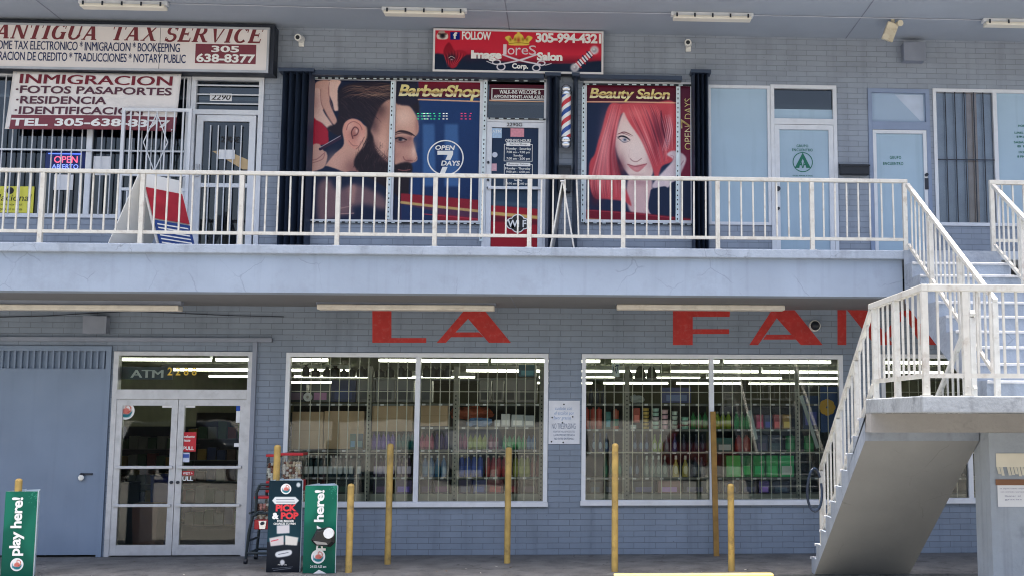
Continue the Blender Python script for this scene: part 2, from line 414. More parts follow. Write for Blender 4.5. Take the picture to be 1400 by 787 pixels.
def printed(name, pt, X0, X1, Z0, Z1, Y, m, parent, res=.0052, uvmap=None, k=KA, label=None):
    """flat printed sheet in the plane Y whose colours come from the painter"""
    nx, nz = max(2, int((X1-X0)/res)), max(2, int((Z1-Z0)/res))
    gx, gz = np.meshgrid(np.linspace(X0, X1, nx), np.linspace(Z0, Z1, nz)); gx = gx.ravel(); gz = gz.ravel()
    px, py = proj(gx, Y, gz)
    c = np.clip(pt.sample(px, py), 0, 255)/255; c = np.where(c <= .04045, c/12.92, ((c+.055)/1.055)**2.4)*k
    idx = np.arange(nx*nz).reshape(nz, nx)
    F = np.stack([idx[:-1,:-1], idx[:-1,1:], idx[1:,1:], idx[1:,:-1]], -1).reshape(-1, 4)
    me = bpy.data.meshes.new(name); me.vertices.add(nx*nz); me.loops.add(F.size); me.polygons.add(len(F))
    co = np.stack([gx, np.full_like(gx, Y), gz], 1); loc = Vector((0,0,0))
    if parent is None:
        loc = Vector(((X0+X1)/2, Y, Z0)); co = co-np.array(loc)
    me.vertices.foreach_set('co', co.ravel()); me.loops.foreach_set('vertex_index', F.ravel().astype(np.int32))
    me.polygons.foreach_set('loop_start', (np.arange(len(F))*4).astype(np.int32)); me.update(calc_edges=True)
    at_ = me.color_attributes.new('Col', 'FLOAT_COLOR', 'POINT'); at_.data.foreach_set('color', np.concatenate([c, np.ones((len(c),1))], 1).ravel())
    me.materials.append(m); o = bpy.data.objects.new(name, me); COL.objects.link(o); o.location = loc
    if parent is not None:
        o.parent = parent; o.location = off(parent)
    return o
# ================================================================== materials in use
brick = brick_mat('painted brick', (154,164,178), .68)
brick_low = brick_mat('painted brick lower', (134,147,164), .62)  # same paint as the upper wall, its dimmer bluer light coloured in
paint = mat('painted stucco', (158,172,191), .6, var=.08, vscale=1.2, crack=.35, streak=.14, cscale=1.5, bump=.35, bscale=7, dirt=.25, dcol=(.16,.18,.22), dscale=2.5)
paint_edge = mat('worn slab edge paint', (164,176,192), .6, crack=.5, streak=.3, cscale=3, var=.1, vscale=3, bump=.3, bscale=30, dirt=.35, dcol=(.13,.14,.17), dscale=5)
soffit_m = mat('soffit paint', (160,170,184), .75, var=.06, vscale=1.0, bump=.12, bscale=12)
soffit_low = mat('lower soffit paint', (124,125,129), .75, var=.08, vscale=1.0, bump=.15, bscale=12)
rail_m = mat('white railing paint', (210,209,202), .5, var=.1, vscale=8, dirt=.55, dcol=(.26,.2,.15), dscale=7)
white_m = mat('white aluminium', (226,230,236), .4, var=.04, vscale=6, dirt=.22, dcol=(.3,.3,.3), dscale=5)
alu = mat('dull aluminium', (200,202,206), .4, metal=.35, var=.08, vscale=9, dirt=.35, dcol=(.2,.2,.2), dscale=7)
grille_m = mat('grille steel cream', (232,230,216), .5, var=.08)
dark_m = mat('dark interior', (74,92,116), .8)
black_m = mat('black paint', (28,34,44), .45, var=.15)
steel_d = mat('dark steel', (40,46,58), .5)
film = mat('frosted blue film', (166,191,210), .2, spec=.6, var=.07, streak=.12, vscale=1.1)
white_pl = mat('white plastic', (236,236,232), .45, var=.03)
paper = mat('white paper', (236,238,242), .7, var=.03)
grey_box = mat('grey painted box', (140,148,164), .55)
blue_steel = mat('blue grey steel paint', (126,143,166), .45, streak=.1, var=.09, vscale=1.5, dirt=.2, dcol=(.2,.22,.26), dscale=3)
landing_m = mat('landing edge paint', (166,172,178), .6, crack=.4, streak=.45, cscale=3, var=.14, vscale=4, bump=.4, bscale=25, dirt=.8, dcol=(.04,.045,.055), dscale=3)
ink_red = mat('dark red lettering', (122,50,58), .5, var=.04)
ink_maroon = mat('maroon print', (128,58,72), .5, var=.03)
ink_blue = mat('navy lettering', (24,42,92), .5, var=.04)
ink_black = mat('black lettering', (30,30,34), .5, var=.03)
ink_white = mat('white lettering', (246,246,244), .5, var=.02)
ink_green = mat('green lettering', (14,110,88), .5, var=.03)
pane_m = glass_mat('shop window glass', .085, (.93,.95,.91))
pane_d = glass_mat('upper window glass', .11, (.52,.6,.68))
prt = print_mat(); gold = gold_mat()
lamp_m = mat('fluorescent tube', (255,252,225), .5, emit=6.0)
lamp_off = mat('lamp diffuser off', (236,232,220), .4, var=.04)

# ================================================================== ground
lot = mat('weathered parking lot', (138,136,130), .9, var=.15, vscale=.6, bump=.2, bscale=30, dirt=.4, dcol=(.12,.12,.12), dscale=.8)
pavm = mat('stained pavement concrete', (100,102,104), .85, crack=.9, cscale=1.2, var=.3, vscale=2.6, bump=.7, bscale=26, dirt=.85, dcol=(.035,.035,.04), dscale=4.5)
g = MB(); g.quad((-400,-400,-.13),(400,-400,-.13),(400,400,-.13),(-400,400,-.13))
struct(g.build('parking_lot', lot, shift=False))
g = MB(); g.box(-30,30,-2.125,.19,-.2,0)
for xs in (-6.2,-3.1,.1,3.0,6.2): g.box(xs,xs+.012,-2.125,0,0,.0005)
struct(g.build('pavement', pavm, shift=False))
yel = mat('yellow kerb paint', (236,212,128), .6, var=.12, vscale=6, dirt=.4, dcol=(.25,.22,.15), dscale=9)
X0,X1 = at(838,785,-2.1).x, at(1056,785,-2.1).x

# ================================================================== building
B = thing('shop_building', 'two storey blue grey painted brick shop building with an open upper walkway', 'building')
Z2, ZS1, ZS2 = 4.10, 3.50, 7.61
XL, XR = -12.0, 12.0

def wall_mesh(mb, x0, x1, z0, z1, y, th, ops):
    xs = sorted({x0, x1, *[v for o in ops for v in o[:2]]}); zs = sorted({z0, z1, *[v for o in ops for v in o[2:]]})
    xs = [v for v in xs if x0 <= v <= x1]; zs = [v for v in zs if z0 <= v <= z1]
    inside = lambda a, b: any(o[0] < a < o[1] and o[2] < b < o[3] for o in ops)
    for a, b in zip(xs[:-1], xs[1:]):
        for c, d in zip(zs[:-1], zs[1:]):
            if not inside((a+b)/2, (c+d)/2):
                mb.quad((a,y,c),(b,y,c),(b,y,d),(a,y,d)); mb.quad((a,y+th,c),(a,y+th,d),(b,y+th,d),(b,y+th,c))
    for o in ops:
        a,b,c,d = max(o[0],x0), min(o[1],x1), max(o[2],z0), min(o[3],z1)
        mb.quad((a,y,c),(a,y,d),(a,y+th,d),(a,y+th,c)); mb.quad((b,y,c),(b,y+th,c),(b,y+th,d),(b,y,d))
        mb.quad((a,y,d),(b,y,d),(b,y+th,d),(a,y+th,d))
        if c > z0+.01: mb.quad((a,y,c),(a,y+th,c),(b,y+th,c),(b,y,c))
def op(x0,y0,x1,y1,floor=None):
    r = list(rect(x0,y0,x1,y1)); 
    if floor is not None: r[2] = floor
    return tuple(r)
# openings (pixel rectangles on the facade plane)
O_tax = op(-90,100,258,298); O_taxd = op(258,104,358,330,Z2); O_bar = op(422,106,660,306); O_bard = op(660,106,748,330,Z2)
O_bea = op(797,112,949,306); O_aaw = op(968,117,1054,308); O_aad = op(1054,117,1145,330,Z2); O_gd = op(1188,122,1273,330,Z2); O_bw = op(1277,123,1460,310)
O_met = op(-60,472,147,750,0); O_std = op(150,480,342,750,0); O_wa = op(388,482,749,691); O_wb = op(795,484,1154,688.5); O_wc = op(1206,484,1440,686)
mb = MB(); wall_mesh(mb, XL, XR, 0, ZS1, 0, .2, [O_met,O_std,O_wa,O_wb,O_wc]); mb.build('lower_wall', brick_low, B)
mb = MB(); wall_mesh(mb, XL, XR, Z2, ZS2, 0, .2, [O_tax,O_taxd,O_bar,O_bard,O_bea,O_aaw,O_aad,O_gd,O_bw]); mb.build('upper_wall', brick, B)
mb = MB(); mb.box(XL,XR,-1.93,.2,Z2-.115,Z2); mb.build('walkway_slab', paint_edge, B, bevel=.012)
mb = MB(); mb.box(XL,4.33,-1.87,-1.60,ZS1,Z2-.115); mb.build('edge_beam', paint, B)
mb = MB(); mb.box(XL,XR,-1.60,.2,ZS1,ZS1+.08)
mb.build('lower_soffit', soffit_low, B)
mb = MB(); mb.box(XL,XR,-2.2,.2,ZS2,ZS2+.05); mb.box(XL,XR,-2.2,34,ZS2+.052,ZS2+.5); mb.build('roof', soffit_m, B)
# soffit joints (thin dark gaps shown as raised strips in the board colour)
jm = mat('joint strip', (128,134,148), .8)
mb = MB()
for px in (90, 697, 1156):
    x = at(px, 48, 0).x; mb.box(x-.008,x+.008,-2.19,-.002,ZS2-.003,ZS2-.0005)
for px in (20, 706, 1330):
    x = at(px, 420, 0).x; mb.box(x-.006,x+.006,-1.59,-.002,ZS1-.003,ZS1-.0005)
mb.build('soffit_joint', jm, B)
# rooms behind the glass
ceil_m = mat('store ceiling', (140,148,116), .8); sfloor = mat('store floor', (74,74,68), .5); swall = mat('store wall', (88,92,74), .8)
mb = MB(); mb.quad((XL,.2,.005),(XR,.2,.005),(XR,32,.005),(XL,32,.005)); mb.build('store_floor', sfloor, B)
mb = MB(); mb.quad((XL,.2,3.3),(XL,32,3.3),(XR,32,3.3),(XR,.2,3.3)); mb.build('store_ceiling', ceil_m, B)
mb = MB(); mb.quad((XL,32,0),(XR,32,0),(XR,32,3.3),(XL,32,3.3)); mb.quad((XL,.2,0),(XL,32,0),(XL,32,3.3),(XL,.2,3.3)); mb.quad((XR,.2,0),(XR,.2,3.3),(XR,32,3.3),(XR,32,0)); mb.build('store_wall', swall, B)
mb = MB(); mb.quad((XL,4,Z2),(XR,4,Z2),(XR,4,ZS2),(XL,4,ZS2))
for xx in (XL,-3.7,-.3,1.8,5.9,XR): mb.quad((xx,.21,Z2),(xx,4,Z2),(xx,4,ZS2),(xx,.21,ZS2))
mb.quad((XL,.2,Z2+.004),(XR,.2,Z2+.004),(XR,4,Z2+.004),(XL,4,Z2+.004)); mb.build('upper_rooms', dark_m, B)

def frame(mb, x0, x1, z0, z1, w, y0, y1, bottom=True):
    mb.box(x0,x0+w,y0,y1,z0,z1); mb.box(x1-w,x1,y0,y1,z0,z1); mb.box(x0+w,x1-w,y0,y1,z1-w,z1)
    if bottom: mb.box(x0+w,x1-w,y0,y1,z0,z0+w)
def pane(x0,x1,z0,z1,y,parent,m):
    mb = MB(); mb.box(x0,x1,y,y+.006,z0,z1); return mb.build('pane', m, parent)

# ---- lower shop windows with rod grilles
def shop_window(O, px_mull, rows, px0, px1, cols, lab=None):
    x0,x1,z0,z1 = O; mb = MB(); frame(mb, x0+.002,x1-.002,z0+.002,z1-.002,.06,-.015,.09)
    mxs = [at(p,585,0).x for p in px_mull]
    for m_ in mxs: mb.box(m_-.035,m_+.035,-.02,.095,z0+.06,z1-.06)
    mb.box(x0-.01,x1+.01,-.05,-.016,z0-.012,z0+.05)
    f = mb.build('window', white_m, B)
    ed = [x0+.06]+[v for m_ in mxs for v in (m_-.035,m_+.035)]+[x1-.06]
    for a,b in zip(ed[::2], ed[1::2]): pane(a,b,z0+.06,z1-.06,.03,f,pane_m)
    mb = MB(); n = cols
    for a,b in zip(ed[::2], ed[1::2]):
        k = max(2, int((b-a)/.145))
        for i in range(1,k+1):
            x = a+(b-a)*i/(k+1)+random.uniform(-.006,.006); mb.cyl((x,.12,z0+.06),(x+random.uniform(-.004,.004),.12,z1-.06),.0068,n=6,cap=False)
        for py in rows:
            z = at((px0+px1)/2,py,.12).z; mb.cyl((a,.132,z),(b,.132,z),.0055,n=6,cap=False)
    mb.build('grille', grille_m, f)
    return f
wA = shop_window(O_wa, [570], [534.5,619], 388, 748, 12)
wB = shop_window(O_wb, [973], [535.5,617.5], 795, 1152, 12)
wC = shop_window(O_wc, [1325], [535.5,617.5], 1206, 1440, 12)

# ---- store entrance: transom and double doors
x0,x1,z0,z1 = O_std
tz0 = at(240,532,0).z; hz = at(240,545,0).z
mb = MB(); mb.box(x0+.002,x0+.07,-.03,.1,0.002,z1-.002); mb.box(x1-.07,x1-.002,-.03,.1,.002,z1-.002); mb.box(x0+.07,x1-.07,-.028,.1,z1-.06,z1-.002); mb.box(x0+.07,x1-.07,-.035,.1,hz,tz0)
tr = mb.build('transom_window', alu, B); pane(x0+.07,x1-.07,tz0,z1-.06,.03,tr,pane_m)
xm = at(240.5,640,0).x; ja,jb = x0+.07, x1-.07
def store_door(a, b, hinge_left, handle_z=(.0,)):
    mb = MB(); st = .085
    mb.box(a,a+st,-.02,.045,.02,hz-.004); mb.box(b-st,b,-.02,.045,.02,hz-.004); mb.box(a+st,b-st,-.018,.043,hz-.09,hz-.004); mb.box(a+st,b-st,-.018,.043,.02,.16)
    d = mb.build('door', alu, B); pane(a+st,b-st,.16,hz-.09,.01,d,pane_m)
    for py in (638,690):
        z = at(240,py,0).z; m2 = MB(); m2.box(a+.03,b-.03,-.055,-.021,z-.02,z+.02); m2.build('push_bar', alu, d, bevel=.006)
    hx = b-.04 if hinge_left else a+.04
    m2 = MB(); m2.cyl((hx,-.02,1.02),(hx,-.045,1.02),.022); m2.build('lock', steel_d, d, smooth=True)
store_door(ja, xm-.004, True); store_door(xm+.004, jb, False)

# ---- blue grey steel security door with a louvred top
x0,x1,z0,z1 = O_met; zl = at(70,503,0).z
mb = MB(); frame(mb, x0,x1-.003,.002,z1-.003,.07,-.03,.1,False); mb.box(x0+.07,x1-.07,-.012,.03,.03,zl); mb.box(x0+.07,x1-.07,.03,.04,zl,z1-.07)
sd = mb.build('security_door', blue_steel, B)
mb = MB(); n = 22
for i in range(n):
    x = x0+.07+(x1-.14-x0)*(i+.5)/n; mb.box(x-.012,x+.012,-.012,.028,zl+.003,z1-.073)
mb.build('louvre', blue_steel, sd)
zp = at(113,650,0).z; xp = at(113,650,0).x
mb = MB(); mb.box(xp-.02,xp+.14,-.03,-.0125,zp+.015,zp+.04); mb.build('hasp', steel_d, sd)
pl = thing('padlock', 'round steel padlock hanging from the hasp of the blue steel door', 'padlock', (xp,-.05,zp-.04))
mb = MB(); mb.cyl((xp,-.06,zp-.02),(xp,-.032,zp-.02),.042,n=18); mb.build('lock_body', mat('polished steel',(215,220,225),.25,metal=.7), pl, bevel=.006, smooth=True)
mb = MB(); mb.tube([(xp+.02*math.cos(t),-.046,zp+.014+.026*math.sin(t)) for t in np.linspace(0,PI,8)],.006); mb.build('shackle', steel_d, pl)

# ---- upper glazing
# tax office window: mullion, dark panes
x0,x1,z0,z1 = O_tax
mb = MB(); frame(mb,x0+.002,x1-.002,z0+.002,z1-.002,.055,-.02,.09)
for p in (120,): 
    xq = at(p,240,0).x; mb.box(xq-.035,xq+.035,-.022,.09,z0+.055,z1-.055)
wt = mb.build('window', white_m, B); pane(x0+.055,x1-.055,z0+.055,z1-.055,.04,wt,pane_d)
mb = MB(); k = 0
px = 4.0
while px < 250:
    if abs(px-120) > 4:
        a = at(px,180,-.03); b = at(px-3,296,-.03); mb.cyl((a.x,-.03,z0+.05),(a.x,-.03,z1-.06),.009,n=6,cap=False)
    px += 13.6
for py in (206,): 
    z = at(120,py,-.03).z; mb.box(x0+.05,x1-.05,-.045,-.030,z-.012,z+.012)
mb.build('grille', white_m, wt)
# tax office door with transom
x0,x1,z0,z1 = O_taxd; zt = at(310,153,0).z
mb = MB(); frame(mb,x0+.002,x1-.002,Z2+.002,z1-.002,.07,-.03,.09,False); mb.box(x0+.07,x1-.07,-.032,.09,zt-.05,zt+.02)
for i in range(3): 
    z = zt+.06+i*(z1-.07-zt-.06)/3+.05; mb.box(x0+.07,x1-.07,.0,.012,z,z+.018)
td = mb.build('door_frame', white_m, B); pane(x0+.07,x1-.07,zt+.02,z1-.07,.04,td,pane_d)
a,b,c,d = x0+.1,x1-.1,Z2+.02,zt-.06
mb = MB(); frame(mb,a,b,c,d,.09,-.025,.05); zk = at(310,254,0).z; mb.box(a+.09,b-.09,-.02,.03,zk-.03,zk+.03); lf = mb.build('door', white_m, B); 
pane(a+.09,b-.09,c+.09,d-.09,.01,lf,pane_d)
mb = MB()
for i in range(1,6):
    x = a+.09+(b-a-.18)*i/6; mb.cyl((x,-.02,c+.09),(x,-.02,d-.15),.009,n=6,cap=False)
mb.build('grille', white_m, lf)
mb = MB(); mb.box(a+.02,a+.07,-.06,-.026,zk+.12,zk+.30); mb.build('handle', alu, lf)
# barber shop windows: frame; the printed vinyl comes later
x0,x1,z0,z1 = O_bar
mb = MB(); frame(mb,x0+.002,x1-.002,z0+.002,z1-.002,.05,-.01,.08); xq = at(536,205,0).x; mb.box(xq-.034,xq+.034,-.014,.08,z0+.05,z1-.05)
wbar = mb.build('window', white_m, B); pane(x0+.05,xq-.034,z0+.05,z1-.05,.03,wbar,pane_d); pane(xq+.034,x1-.05,z0+.05,z1-.05,.03,wbar,pane_d)
x0,x1,z0,z1 = O_bard; zt = at(705,165,0).z
mb = MB(); frame(mb,x0+.002,x1-.002,Z2+.002,z1-.002,.05,-.03,.09,False); mb.box(x0+.05,x1-.05,-.03,.09,zt-.03,zt+.03)
bd = mb.build('door_frame', white_m, B); pane(x0+.05,x1-.05,zt+.03,z1-.05,.035,bd,pane_d)
a,b,c,d = x0+.055,x1-.055,Z2+.02,zt-.035
mb = MB(); frame(mb,a,b,c,d,.075,-.02,.045); bl = mb.build('door', white_m, B); pane(a+.075,b-.075,c+.075,d-.075,.012,bl,pane_d)
zk = at(705,258,0).z; mb = MB(); mb.box(a+.03,b-.03,-.06,-.021,zk-.02,zk+.02); mb.build('push_bar', white_m, bl)
for py in (223,247,258): z = at(667,py,0).z; mb = MB(); mb.cyl((a+.03,-.05,z),(a+.03,-.02,z),.018,n=10); mb.build('lock', steel_d, bl)
x0,x1,z0,z1 = O_bea
mb = MB(); frame(mb,x0+.002,x1-.002,z0+.002,z1-.002,.05,-.01,.08); xq = at(927.5,210,0).x; mb.box(xq-.03,xq+.03,-.014,.08,z0+.05,z1-.05)
wbe = mb.build('window', white_m, B); pane(x0+.05,xq-.03,z0+.05,z1-.05,.03,wbe,pane_d); pane(xq+.03,x1-.05,z0+.05,z1-.05,.03,wbe,pane_d)
# meeting room window and two doors under blue film
def film_pane(x0,x1,z0,z1,y,par,name='film_pane'):
    mb = MB(); mb.box(x0,x1,y,y+.006,z0,z1); return mb.build(name, film, par)
x0,x1,z0,z1 = O_aaw
mb = MB(); frame(mb,x0+.002,x1-.002,z0+.002,z1-.002,.045,-.015,.09); waa = mb.build('window', white_m, B); film_pane(x0+.045,x1-.045,z0+.045,z1-.045,.02,waa)
x0,x1,z0,z1 = O_aad; zt0 = at(1100,171,0).z; zt1 = at(1100,165,0).z; zd = at(1100,149,0).z
mb = MB(); frame(mb,x0+.002,x1-.002,Z2+.002,z1-.002,.055,-.025,.09,False); mb.box(x0+.055,x1-.055,-.027,.09,zt0,zt1+.02)
ad_ = mb.build('door_frame', white_m, B); pane(x0+.055,x1-.055,zd,z1-.055,.03,ad_,pane_d); film_pane(x0+.055,x1-.055,zt1+.02,zd-.002,.03,ad_)
a,b,c,d = x0+.06,x1-.06,Z2+.02,zt0-.006
mb = MB(); frame(mb,a,b,c,d,.07,-.02,.045); al = mb.build('door', white_m, B); film_pane(a+.07,b-.07,c+.07,d-.07,.012,al)
for py,r in ((259,.035),(286,.022)): z = at(1057,py,0).z; mb = MB(); mb.cyl((a+.035,-.06,z),(a+.035,-.02,z),r,n=12); mb.build('lock', steel_d, al, smooth=True)
x0,x1,z0,z1 = O_gd; zt0 = at(1228,178,0).z; zt1 = at(1228,167,0).z
gfr = mat('grey painted door frame', (140,156,184), .5, var=.08)
mb = MB(); frame(mb,x0+.002,x1-.002,Z2+.002,z1-.002,.06,-.02,.09,False); mb.box(x0+.06,x1-.06,-.022,.09,zt0,zt1)
gd = mb.build('door_frame', gfr, B)
mb = MB(); mb.box(x0+.06,x1-.06,.03,.036,zt1,z1-.06); mb.build('transom_board', mat('pale transom board',(166,188,212),.4,var=.06,vscale=2), gd)
mb = MB(); a0,a1 = at(1238,123,0).x, x1-.065
mb.add([(a0-.16,.026,z1-.08),(a1-.02,.026,z1-.08),(a1-.02,.026,zt1+.03),(a0+.22,.026,zt1+.03)],[(0,1,2,3)]); mb.build('peeled_film', mat('peeled pale film',(196,210,230),.5,var=.08,vscale=5), gd)
a,b,c,d = x0+.065,x1-.065,Z2+.02,zt0-.006
mb = MB(); frame(mb,a,b,c,d,.05,-.02,.045); gl_ = mb.build('door', white_m, B); film_pane(a+.05,b-.05,c+.05,d-.05,.012,gl_)
mb = MB(); z = at(1268,240,0).z; mb.cyl((b-.02,-.06,z),(b-.02,-.02,z),.025,n=10); mb.box(b-.045,b+.01,-.03,-.021,z-.22,z-.05); mb.build('lock', steel_d, gl_)
x0,x1,z0,z1 = O_bw; xq = at(1362,215,0).x
mb = MB(); frame(mb,x0+.002,x1-.002,z0+.002,z1-.002,.05,-.02,.09); mb.box(xq-.03,xq+.03,-.022,.09,z0+.05,z1-.05)
wbw = mb.build('window', white_m, B); film_pane(xq+.03,x1-.05,z0+.05,z1-.05,.02,wbw); 
mb = MB(); mb.box(x0+.05,xq-.03,.060,.066,z0+.05,z1-.05); mb.build('blind', mat('sky grey blind',(206,213,226),.5,var=.12,vscale=4), wbw)  # pale grey stands in for the sky mirrored in this pane
mb = MB(); q0, q1 = at(1322,215,.08).x, at(1336,215,.08).x; mb.box(q0,q1,.040,.058,z0+.05,z1-.05); mb.build('peach_plank', mat('pale peach plank',(222,190,172),.7,var=.12,vscale=6), wbw)  # solid plank put in where a mirrored pole would show
pane(x0+.05,xq-.03,z0+.05,z1-.05,.03,wbw,glass_mat('reflecting glass',.09,(.8,.84,.88)))
mb = MB()
for i in range(1,6):
    x = x0+.05+(xq-.03-x0-.05)*i/6; mb.box(x-.006,x+.006,-.012,.0,z0+.05,z1-.05)
z = at(1320,219,0).z; mb.box(x0+.05,xq-.03,-.016,-.0145,z-.008,z+.008)
mb.build('grille', steel_d, wbw)
# ================================================================== staircase
def atz(px, py, z):
    d = RT*((px-PPX)/FOC) - UP*((py-PPY)/FOC) + fw
    return CAMP + d*((z-CAMP.z)/d.z)
ZL = 2.13
st = thing('staircase', 'blue grey painted concrete switchback staircase with a landing on a broad pier', 'staircase', (4.3,-4,0))
step_m = mat('stair paint', (156,166,180), .65, crack=.4, streak=.3, var=.1, vscale=3, bump=.4, bscale=18, dirt=.35, dcol=(.12,.13,.16), dscale=5)
under_m = mat('stair underside paint', (150,152,153), .7, crack=.3, var=.06, vscale=1.5, bump=.15, bscale=14)
YB = -4.75; h1 = ZL/11; t1 = .28
prof = [(YB, ZL)]
for k in range(11):
    y = YB+k*t1; prof.append((y, ZL-(k+1)*h1))
    if k < 10: prof.append((y+t1, ZL-(k+1)*h1))
prof = prof[1:]
low = [(YB-.2, ZL-.146)]+[(YB, ZL-.146)]+prof+[(-2.12, 0), (-4.93, 1.79)]
low = [(YB, ZL-.147)]+prof+[(-2.12, 0), (-4.70, 1.70)]
mb = MB(); mb.prism_yz(low, 3.05, 4.25); mb.m[2+len(low)-2] = 1; mb.build('lower_flight', [step_m, under_m], st)
h2 = (Z2-ZL)/10; t2 = (4.75-1.965)/9
prof = [(-1.932, Z2-.002), (-1.965, Z2-.002)]
for k in range(10):
    y = -1.965-k*t2; prof.append((y, Z2-.002-(k+1)*h2))
    if k < 9: prof.append((y-t2, Z2-.002-(k+1)*h2))
prof.append((-4.752, ZL-.147)); prof += [(-1.932, 3.42)]
mb = MB(); mb.prism_yz(prof[::-1], 4.334, 5.62); mb.build('upper_flight', step_m, st)
nose_m = mat('sunlit step nosing', (206,208,212), .7, var=.2, vscale=9, dirt=.6, dcol=(.16,.17,.2), dscale=9)  # added strips; sun on the tread edges is put into their paler colour
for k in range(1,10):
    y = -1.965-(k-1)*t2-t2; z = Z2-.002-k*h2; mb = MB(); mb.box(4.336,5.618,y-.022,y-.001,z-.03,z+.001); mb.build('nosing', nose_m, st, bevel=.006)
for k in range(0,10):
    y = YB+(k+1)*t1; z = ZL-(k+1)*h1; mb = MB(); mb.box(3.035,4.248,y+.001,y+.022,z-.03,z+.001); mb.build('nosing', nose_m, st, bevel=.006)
mb = MB(); mb.box(3.05,5.95,-6.67,-4.753,ZL-.145,ZL); mb.build('landing', landing_m, st, bevel=.01)
mb = MB(); mb.box(3.05,5.95,-4.95,-4.705,1.79,ZL-.147); mb.build('landing_beam', mat('rough stucco beam',(166,164,162),.7,var=.08,bump=.6,bscale=16), st)
mb = MB(); mb.box(4.262,5.95,-4.95,-4.51,0,1.788); mb.build('pier', mat('rough stucco pier',(166,175,186),.7,crack=.4,streak=.3,var=.08,bump=.7,bscale=14,dirt=.2,dcol=(.2,.22,.26)), st)

# ================================================================== railings
def post(par, x, y, z0, z1, w=.056):
    mb = MB(); mb.box(x-w/2,x+w/2,y-w/2,y+w/2,z0,z1)
    for zz in (z0+.08,): mb.cyl((x,y-w/2-.006,zz),(x,y-w/2,zz),.009,n=8)
    mb.build('post', rail_m, par, bevel=.004)
    mb = MB(); mb.box(x-w*.8,x+w*.8,y-w*.8,y+w*.8,z0,z0+.008); mb.build('base_plate', rail_m, par)
def baluster(par, p, q, r=.0195):
    mb = MB(); mb.bar(p, q, r, r, up=(0,1,0)); mb.build('baluster', rail_m, par)
RY = -1.86
rl = thing('railing', 'long white metal railing along the upper walkway edge', 'railing', (at(600,330,RY).x, RY, Z2))
zt = at(740,242,RY).z; zb = at(740,323,RY).z
posts = [-80]+[57,194,330,462,595,724,852,981,1110,1237]
pxs = [at(p,285,RY).x for p in posts]
mb = MB(); mb.box(pxs[0]-.3,pxs[-1]+.04,RY-.026,RY+.026,zt-.026,zt+.026); mb.build('top_rail', rail_m, rl, bevel=.008)
mb = MB(); mb.box(pxs[0]-.3,pxs[-1],RY-.018,RY+.018,zb-.02,zb+.02); mb.build('bottom_rail', rail_m, rl)
for x in pxs: post(rl, x, RY, Z2, zt-.03)
for i,(a,b) in enumerate(zip(pxs[:-1],pxs[1:])):
    for k in range(1,8):
        x = a+(b-a)*k/8; dx = random.uniform(-.004,.004)
        if (i,k) == (6,4): dx = .03
        baluster(rl, (x+dx,RY,zb+.02), (x,RY,zt-.03))
r2 = thing('railing', 'short white railing along the walkway edge right of the upper stairs', 'railing', (5.56,RY,Z2))
mb = MB(); mb.box(5.53,9.5,RY-.03,RY+.03,zt-.03,zt+.03); mb.build('top_rail', rail_m, r2, bevel=.008)
mb = MB(); mb.box(5.56,9.5,RY-.018,RY+.018,zb-.02,zb+.02); mb.build('bottom_rail', rail_m, r2)
for x in (5.56,6.7): post(r2, x, RY, Z2, zt-.03)
for k in range(1,9): baluster(r2, (5.56+.143*k,RY,zb+.02), (5.56+.143*k,RY,zt-.03))
def slope_rail(par, x, y0, z0, y1, z1, base, npost, nbal, drop=.80):
    """rail from (y0,z0) to (y1,z1), base(y) = tread height"""
    mb = MB(); mb.bar((x,y0,z0),(x,y1,z1),.05,.052); mb.build('top_rail', rail_m, par, bevel=.006)
    mb = MB(); mb.bar((x,y0,z0-drop),(x,y1,z1-drop),.036,.04); mb.build('bottom_rail', rail_m, par)
    for y in npost:
        z = z0+(z1-z0)*(y-y0)/(y1-y0); post(par, x, y, base(y), z-.03)
    for k in range(1,nbal):
        y = y0+(y1-y0)*k/nbal
        if any(abs(y-p_) < .06 for p_ in npost): continue
        z = z0+(z1-z0)*(y-y0)/(y1-y0); baluster(par, (x,y,z-drop+.015), (x,y,z-.03))
low_t = lambda y: ZL-h1*(1+math.floor((y-YB)/t1+1e-6)) if y > YB else ZL
up_t = lambda y: Z2-h2*(1+math.floor((-1.932-y)/t2+1e-6)) if y < -1.932 else Z2
ru = thing('stair_railing', 'white railing on the left side of the upper stair flight', 'railing', (4.40,-3.3,2.13))
slope_rail(ru, 4.40, -1.95, 4.97, -4.9, 3.14, lambda y: max(ZL,up_t(y)), (-2.85,-3.85,-4.87), 19)
rv = thing('stair_railing', 'white railing on the right side of the upper stair flight', 'railing', (5.55,-3.3,2.13))
slope_rail(rv, 5.55, -1.95, 4.97, -4.9, 3.14, lambda y: max(ZL,up_t(y)), (-2.85,-3.85,-4.87), 19)
rw = thing('stair_railing', 'white railing on the outer left side of the lower stair flight', 'railing', (3.10,-3.5,0))
slope_rail(rw, 3.10, -4.88, 3.05, -2.36, 1.30, lambda y: max(0,low_t(y)), (-4.2,-3.3,-2.38), 14, .78)
rx = thing('stair_railing', 'white railing on the inner side of the lower stair flight behind the landing', 'railing', (4.20,-3.5,0))
slope_rail(rx, 4.20, -4.78, 3.04, -2.36, 1.33, lambda y: max(0,low_t(y)), (-4.74,-3.6,-2.38), 14, .78)
ld = thing('landing_railing', 'white railing around the outer edges of the stair landing', 'railing', (3.10,-6.62,ZL))
zlt, zlb = 3.075, at(1320,513,-6.62).z
mb = MB(); mb.box(3.07,3.13,-6.65,-4.85,zlt-.03,zlt+.03); mb.box(3.131,6.2,-6.65,-6.59,zlt-.03,zlt+.03); mb.build('top_rail', rail_m, ld, bevel=.006)
